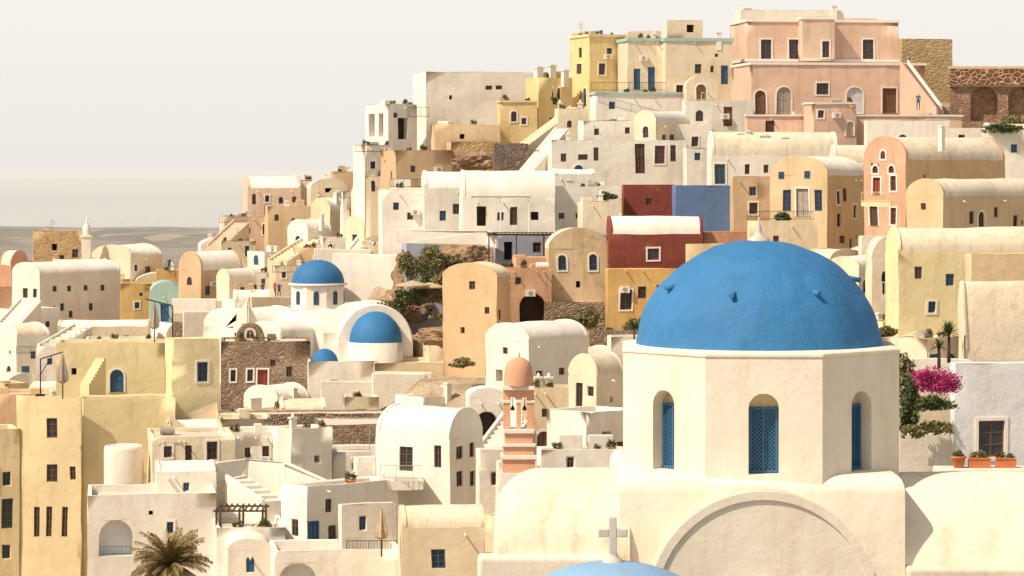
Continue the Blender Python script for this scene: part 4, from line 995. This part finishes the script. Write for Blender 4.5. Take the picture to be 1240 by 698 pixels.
def rockmat():
    m,t,b=nt('rock'); g=N(t,'ShaderNodeNewGeometry').outputs['Position']
    col=mixc(t,ramp(t,noi(t,g,.5,6,.65),.38,.62),(.26,.15,.09),(.50,.34,.21)); col=mixc(t,ramp(t,noi(t,mapping(t,g,(1,1,3)),1.3,6,.7),.45,.7),col,(.18,.12,.07))
    t.links.new(col,b.inputs['Base Color']); b.inputs['Roughness'].default_value=1
    bm=N(t,'ShaderNodeBump'); bm.inputs['Strength'].default_value=1; bm.inputs['Distance'].default_value=.4; t.links.new(noi(t,g,1.2,8,.7),bm.inputs['Height']); t.links.new(bm.outputs[0],b.inputs['Normal']); return m
MATS['rock']=rockmat()
ROCK(520,345,259,3.4,2.5,3.6,1); ROCK(562,318,257,3.2,2,1.9,4); ROCK(545,408,243,2.6,2,.9,7); ROCK(490,370,256,2.6,2,1.4,12)
ROCK(575,195,290,2.2,1.5,1.0,9)
def PALM(px,py,d,R=2.2):
    o=P(px,py,d); e=empty('palm_tree',o); t=MB(); 
    for i in range(14): t.tube((0,0,-7+i*.5),(0,0,-6.5+i*.5),.26,n=10,r2=.22)
    t.obj('trunk',['wood'],e); q=np.random.RandomState(5); mb=MB()
    for i in range(130):
        a=q.uniform(0,2*pi);el=q.uniform(-.6,1.5);L=R*q.uniform(.8,1.1); pts=[]; p=Vector((0,0,0)); e0=el
        for j in range(11): pts.append(p.copy()); p+=Vector((cos(a)*cos(e0),sin(a)*cos(e0),sin(e0)))*L/10; e0-=.10
        side=Vector((-sin(a),cos(a),0))
        for j in range(10):
            p0,p1=pts[j],pts[j+1]; mb.poly([p0-side*.03,p0+side*.03,p1+side*.02,p1-side*.02])
            fw=(p1-p0).normalized(); 
            for h in (0,.25,.5,.75):
                pp=p0.lerp(p1,h)
                for s in (-1,1):
                    l=.5*sin(pi*min(1,(j+h+1.5)/11.5))**.6; tip=pp+(side*s*.7+fw*.65)*l+Vector((0,0,-.1-q.uniform(0,.2)))
                    mb.poly([pp-fw*.03,pp+fw*.03,tip])
    o_=mb.obj('crown',['palml'],e,merge=False); LEAFOBJ.add(o_.data.name); top(e,'palm tree with dry yellow-green fronds','palm tree')
PALM(205,686,160,2.5)
UMB(187,412,220,2.9,'canvasg'); UMB(76,478,203,2.8,'canvasg'); UMB(462,668,166,2.5,'canvas')
UMB(341,345,312,2.6,'canvasg'); UMB(424,262,318,2.6,'canvasg')
UMB(500,372,248,2.2,'canvas',False); UMB(520,374,250,2.2,'canvas',False)
def MAST(px,py,d,w,h,lean,label='black metal cantilever mast on a roof terrace'):  # bare black metal frame near the parasols, gives no light
    o=P(px,py,d); mb=MB(); t=.05; mb.tube((0,0,0),(0,0,h),t,n=6); mb.tube((0,0,h),(lean*w,0,h+.5),t,n=6); mb.tube((0,0,h*.55),(lean*w*.5,0,h+.25),t*.7,n=6); mb.box((-.3,-.3,-.1),(.3,.3,.04))
    ob=mb.obj('cantilever_mast',['iron'],None,o,merge=False); top(ob,label,'mast')
MAST(49,478,203,1.6,2.5,1); MAST(209,413,214,2.0,2.6,-1)

# ---------------------------------------------------------------- ground height + filler houses on bare ground
OFF=2.2
BG=np.array(GP)
def idw(XX,YY):
    num=np.zeros_like(XX);den=np.zeros_like(XX)
    for gx,gy,gz in BG:
        r2=(XX-gx)**2+(YY-gy)**2+1.0; w=1/r2**2; num+=w*gz; den+=w
    return num/den-OFF
def zat(x,y):
    w=1/((BG[:,0]-x)**2+(BG[:,1]-y)**2+1)**2; return float((w*BG[:,2]).sum()/w.sum()-OFF)
def free(x,y,rad):
    for (fx,fy,t,Lr,Ll) in FP:
        dx,dy=x-fx,y-fy; a=dx*cos(t)+dy*sin(t); b=-dx*sin(t)+dy*cos(t)
        if -rad<a<Lr+rad and -rad<b<Ll+rad: return False
    return True
R2=random.Random(11); nf=0
cand=[]
for _ in range(14000):
    y=R2.uniform(150,345); px=R2.uniform(-20,1260); cand.append((X_(px,y),y,px))
EXC=[(-60,115,540,900),(225,385,405,520),(90,270,600,900),(480,610,600,900),(340,600,425,515)]
FILL=[]
for (x,y,px) in cand:
    if nf>=190: break
    W=R2.uniform(2.6,5.5); D=R2.uniform(2.4,4.0); th=R2.choice([6,10,40,50,30])
    t=radians(th); cxw=x+W/2*cos(t)-D/2*sin(t); cyw=y+W/2*sin(t)+D/2*cos(t)
    if not free(cxw,cyw,1.7): continue
    zt=zat(x,y)
    yb=HY+(H-zt)/y*F
    if yb<225 or yb>735 or any(a<px<b and c_<yb<d_ for a,b,c_,d_ in EXC): continue
    hh=R2.uniform(2.2,2.9); yt=HY+(H-zt-hh)/y*F
    u=lambda a,b:620+F*(a/b)
    xr,yr=x+W*cos(t),y+W*sin(t); xl,yl=x-D*sin(t),y+D*cos(t)
    c=R2.choice(['white','white','white','white2','cream','cream','white2','cream2','white'])
    if px>560 and R2.random()<.3: c=R2.choice(['tan','cream2','orange','palyellow'])
    vault=R2.random()<.5; pm=F/y
    ops=[]; x1=u(xr,yr); xc=u(x,y); w=x1-xc
    k=max(1,int(W/1.7))
    for i in range(k):
        if R2.random()<.9:
            dr=R2.random()<.35; ww=(.9 if dr else .7)*pm; h2=(1.9 if dr else .95)*pm; cy=yb-(.95 if dr else 1.35)*pm
            ops.append(('R',xc+w*(i+.5)/k,cy,ww,h2,R2.choice('dEd') if dr else R2.choice('wWa'),R2.choice(['blue','brown','blue','wood','sky','greyw'])))
    FILL.append(B(u(xl,yl) if th>25 else xc-2,xc,x1,yt,yb,y,th,c,roof='vault' if vault else 'flat',g='L' if R2.random()<.6 else 'R',top_=yt-R2.uniform(.8,1.5)*pm if vault else None,dep=D,ops=ops,gp=False,ch=[(xc+w*.5,yt-1.2*pm,.45*pm,.5*pm)] if R2.random()<.4 else []))
    nf+=1
nw_=0
for (x,y,px) in cand[::-1]:
    if nw_>=80: break
    if not free(x,y,1.0): continue
    L=R2.uniform(4,9); a=R2.uniform(-.4,.5); x2,y2=x+L*cos(a),y+L*sin(a)
    if not free(x2,y2,.6) or not free((x+x2)/2,(y+y2)/2,.6): continue
    z1=zat(x,y); z2=zat(x2,y2)
    py_=HY+(H-z1)/y*F
    if py_<230 or py_>730 or any(a_<px<b_ and c_<py_<d_ for a_,b_,c_,d_ in EXC[:4]): continue
    c=R2.choice(['white','cream','rubble','white2']); zt=max(z1,z2)+R2.uniform(.6,1.2)
    FILL.append(WALL([Vector((x,y,zt)),Vector((x2,y2,zt-.1))],4.5,.35,c,label='%s low terrace wall on the slope'%WORDS[c],name='terrace_wall'))
    if R2.random()<.4: FILL.append(BUSH(None,Vector((x+.5,y-.6,z1)),y,.8,.5,.5,350,R2.choice(['leaf','leafdry']),.13,seed=nw_+200,label='small shrub at the foot of a terrace wall'))
    nw_+=1
pm_=MB(); pm_.lathe([(0,0),(.15,0),(.22,.3),(.25,.31),(.25,.38),(.19,.38),(.18,.33),(0,.33)],12)
pot0=None
for i,(x,y,z) in enumerate(POTS):
    e=empty('potted_plant',(x,y,z)); e['label']='small leafy plant in a clay pot on a roof terrace'; e['category']='potted plant'; e['group']='potted plants on roof terraces'
    if pot0 is None:
        a=pm_.obj('pot',['terra'],e); b=BUSH(None,Vector((x,y,z+.35)),0,.3,.3,.4,160,'leaf',.08,seed=3,clumps=6,parent=e); pot0=(a,b)
    else:
        for q in pot0:
            c=q.copy(); c.parent=e; COL.objects.link(c)
    e.rotation_euler=(0,0,i*1.7); e.scale=(.8+.5*((i*37)%10)/10,)*3
    FILL.append(e)
# drop pieces that stay completely hidden behind other houses
bpy.context.view_layer.update()
VV=[];PP=[];own=[];base=0
for ob in bpy.data.objects:
    if ob.type!='MESH' or ob.data.name in LEAFOBJ: continue
    r_=ob
    while r_.parent: r_=r_.parent
    me=ob.data; n=len(me.vertices); co=np.empty(n*3); me.vertices.foreach_get('co',co); co=co.reshape(-1,3)
    mw=np.array(ob.matrix_world); co=co@mw[:3,:3].T+mw[:3,3]
    VV.append(co); 
    for p in me.polygons: PP.append([v+base for v in p.vertices]); own.append(r_.name)
    base+=n
bvh=BVHTree.FromPolygons(np.concatenate(VV).tolist(),PP)
cam0=Vector((0,0,H)); dele=[]
for root in FILL:
    kids=[root]+list(root.children); vis=False
    for k in kids:
        if k.type!='MESH' or vis: continue
        vs=k.data.vertices; stp=max(1,len(vs)//30)
        for i in range(0,len(vs),stp):
            w=k.matrix_world@vs[i].co
            px=620+F*w.x/w.y; py=HY+(H-w.z)/w.y*F
            if not(-5<px<1245 and 0<py<702): continue
            for off in ((0,0,0),(-2.5,0,0),(2.5,0,0)):
                o_=cam0+Vector(off); dr=(w-o_); L_=dr.length; dr.normalize()
                loc,nn,fi,ds=bvh.ray_cast(o_,dr,L_+1)
                if loc is None or own[fi]==root.name or ds>L_-.06: vis=True; break
            if vis: break
    if not vis: dele.append(root)
for root in dele:
    for k in list(root.children): bpy.data.objects.remove(k)
    bpy.data.objects.remove(root)
print('fillers',nf,nw_,'hidden removed',len(dele))
# ---------------------------------------------------------------- ground / sea / far land
xs=np.concatenate([-np.geomspace(9000,135,40),np.arange(-130,131,2.5),np.geomspace(135,9000,26)])
ys=np.concatenate([np.array([-400,-200,-100,-50,0]),np.arange(20,430,2.5),np.geomspace(433,6800,80)])
XX,YY=np.meshgrid(xs,ys)
Z=idw(XX,YY)
def sm(a,b,x):
    t=np.clip((x-a)/(b-a),0,1); return t*t*(3-2*t)
low=12+0*XX
for i in range(XX.shape[0]):
    for j in range(XX.shape[1]):
        v3=Vector((XX[i,j],YY[i,j],0))
        if YY[i,j]>430: low[i,j]=9+6*noise.noise(Vector((XX[i,j]/420,YY[i,j]/500,0)))+5*noise.noise(Vector((XX[i,j]/120,YY[i,j]/200,3)))
        else: Z[i,j]+=.35*noise.noise(v3*.35)+.2*noise.noise(v3*.9)
t=sm(365,640,YY); Z=Z*(1-t)+low*t
tx=sm(110,260,np.abs(XX)); Z=Z*(1-tx)+np.minimum(Z,low)*tx
coast=5500+350*np.sin(XX/700)+150*np.sin(XX/230)
Z=np.where(YY>coast,-25,Z); Z=np.where((XX>2000)|(XX<-7000),-25,Z)
Z=np.where(YY<0,np.minimum(Z,60),Z)
ny,nx=XX.shape
verts=np.stack([XX.ravel(),YY.ravel(),Z.ravel()],1).tolist()
faces=[(i*nx+j,i*nx+j+1,(i+1)*nx+j+1,(i+1)*nx+j) for i in range(ny-1) for j in range(nx-1)]
me=bpy.data.meshes.new('ground'); me.from_pydata(verts,[],faces)
m,tt,b=nt('ground_earth'); g=N(tt,'ShaderNodeNewGeometry').outputs['Position']
near=mixc(tt,ramp(tt,noi(tt,g,.6,6),.4,.65),(.50,.40,.28),(.32,.24,.16))
near=mixc(tt,ramp(tt,noi(tt,g,3,6,.7),.5,.7),near,(.22,.16,.10))
strip=noi(tt,mapping(tt,g,(.006,.004,0)),1,8,.75)
far=mixc(tt,ramp(tt,strip,.44,.58),(.27,.235,.20),(.17,.155,.135))
v=N(tt,'ShaderNodeTexVoronoi'); v.inputs['Scale'].default_value=1; tt.links.new(mapping(tt,g,(.02,.006,0)),v.inputs['Vector'])
sp2=tt.nodes.new('ShaderNodeSeparateColor'); tt.links.new(v.outputs['Color'],sp2.inputs[0])
far=mixc(tt,ramp(tt,sp2.outputs[0],.75,.97,.7),far,(.38,.34,.29)); far=mixc(tt,ramp(tt,sp2.outputs[1],.75,.9,.7),far,(.13,.12,.105))
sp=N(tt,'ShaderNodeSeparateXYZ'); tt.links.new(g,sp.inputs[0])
far=mixc(tt,ramp(tt,sp.outputs[1],2500,12000),far,(.42,.41,.40))  # far fields fade to pale grey: distance haze put into the colour
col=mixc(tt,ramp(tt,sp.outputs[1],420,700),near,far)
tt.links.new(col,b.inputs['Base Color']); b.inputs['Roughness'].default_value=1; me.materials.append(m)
bm=N(tt,'ShaderNodeBump'); bm.inputs['Strength'].default_value=.8; bm.inputs['Distance'].default_value=.2; tt.links.new(noi(tt,g,2.5,8,.7),bm.inputs['Height']); tt.links.new(bm.outputs[0],b.inputs['Normal'])
for p in me.polygons: p.use_smooth=True
ob=bpy.data.objects.new('ground',me); COL.objects.link(ob); ob['kind']='structure'
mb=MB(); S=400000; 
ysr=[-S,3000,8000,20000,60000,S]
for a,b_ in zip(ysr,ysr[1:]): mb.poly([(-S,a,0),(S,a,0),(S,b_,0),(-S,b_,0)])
m,tt,b=nt('sea_water'); g=N(tt,'ShaderNodeNewGeometry').outputs['Position']
n1=noi(tt,mapping(tt,g,(.0006,.00015,1)),1,5,.6); n2=noi(tt,mapping(tt,g,(.03,.006,1)),1,4,.7)
col=mixc(tt,ramp(tt,n1,.35,.65),(.455,.48,.50),(.49,.515,.535)); col=mixc(tt,ramp(tt,n2,.55,.75,.7),col,(.60,.61,.61))
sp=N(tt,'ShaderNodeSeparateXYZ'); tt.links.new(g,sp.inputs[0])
col=mixc(tt,ramp(tt,sp.outputs[1],6000,40000),col,(.555,.585,.61))  # aerial haze painted into the water colour, paler with distance
tt.links.new(col,b.inputs['Base Color']); b.inputs['Roughness'].default_value=.8; b.inputs['Specular IOR Level'].default_value=.1
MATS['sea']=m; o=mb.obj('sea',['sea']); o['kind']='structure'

# ---------------------------------------------------------------- light, world, camera
az=radians(238); el=radians(50)
s=Vector((sin(az)*cos(el),cos(az)*cos(el),sin(el)))
L=bpy.data.lights.new('sun','SUN'); L.energy=4.8; L.angle=radians(.5); L.color=(1,.875,.70)
lo=bpy.data.objects.new('sun',L); COL.objects.link(lo); lo.rotation_euler=s.to_track_quat('Z','Y').to_euler(); lo.location=(0,0,200)
w=bpy.data.worlds.new('World'); sc.world=w; w.use_nodes=True; t=w.node_tree; bg=t.nodes['Background']
sk=t.nodes.new('ShaderNodeTexSky'); sk.sky_type='NISHITA'; sk.sun_disc=False; sk.sun_elevation=el; sk.sun_rotation=az; sk.dust_density=3; sk.altitude=100; sk.ozone_density=1
c=mixc(t,1.0,sk.outputs[0],(1,.86,.68),'MULTIPLY')
tc=t.nodes.new('ShaderNodeTexCoord'); sp=t.nodes.new('ShaderNodeSeparateXYZ'); t.links.new(tc.outputs['Generated'],sp.inputs[0])
haze=mixc(t,ramp(t,sp.outputs[2],0,.06),(8.6,8.15,7.55),(9.3,9.0,8.4))
c=mixc(t,ramp(t,sp.outputs[2],.06,.62),haze,c)
t.links.new(c,bg.inputs['Color']); bg.inputs['Strength'].default_value=.10
cam=bpy.data.cameras.new('camera'); cam.sensor_width=36; cam.lens=36*F/1240; cam.shift_y=-(349-HY)/1240; cam.clip_end=900000; cam.clip_start=1
co=bpy.data.objects.new('camera',cam); COL.objects.link(co); co.location=(0,0,H); co.rotation_euler=(pi/2,0,0); sc.camera=co
sc.view_settings.view_transform='Standard'; sc.view_settings.look='None'; sc.view_settings.exposure=0
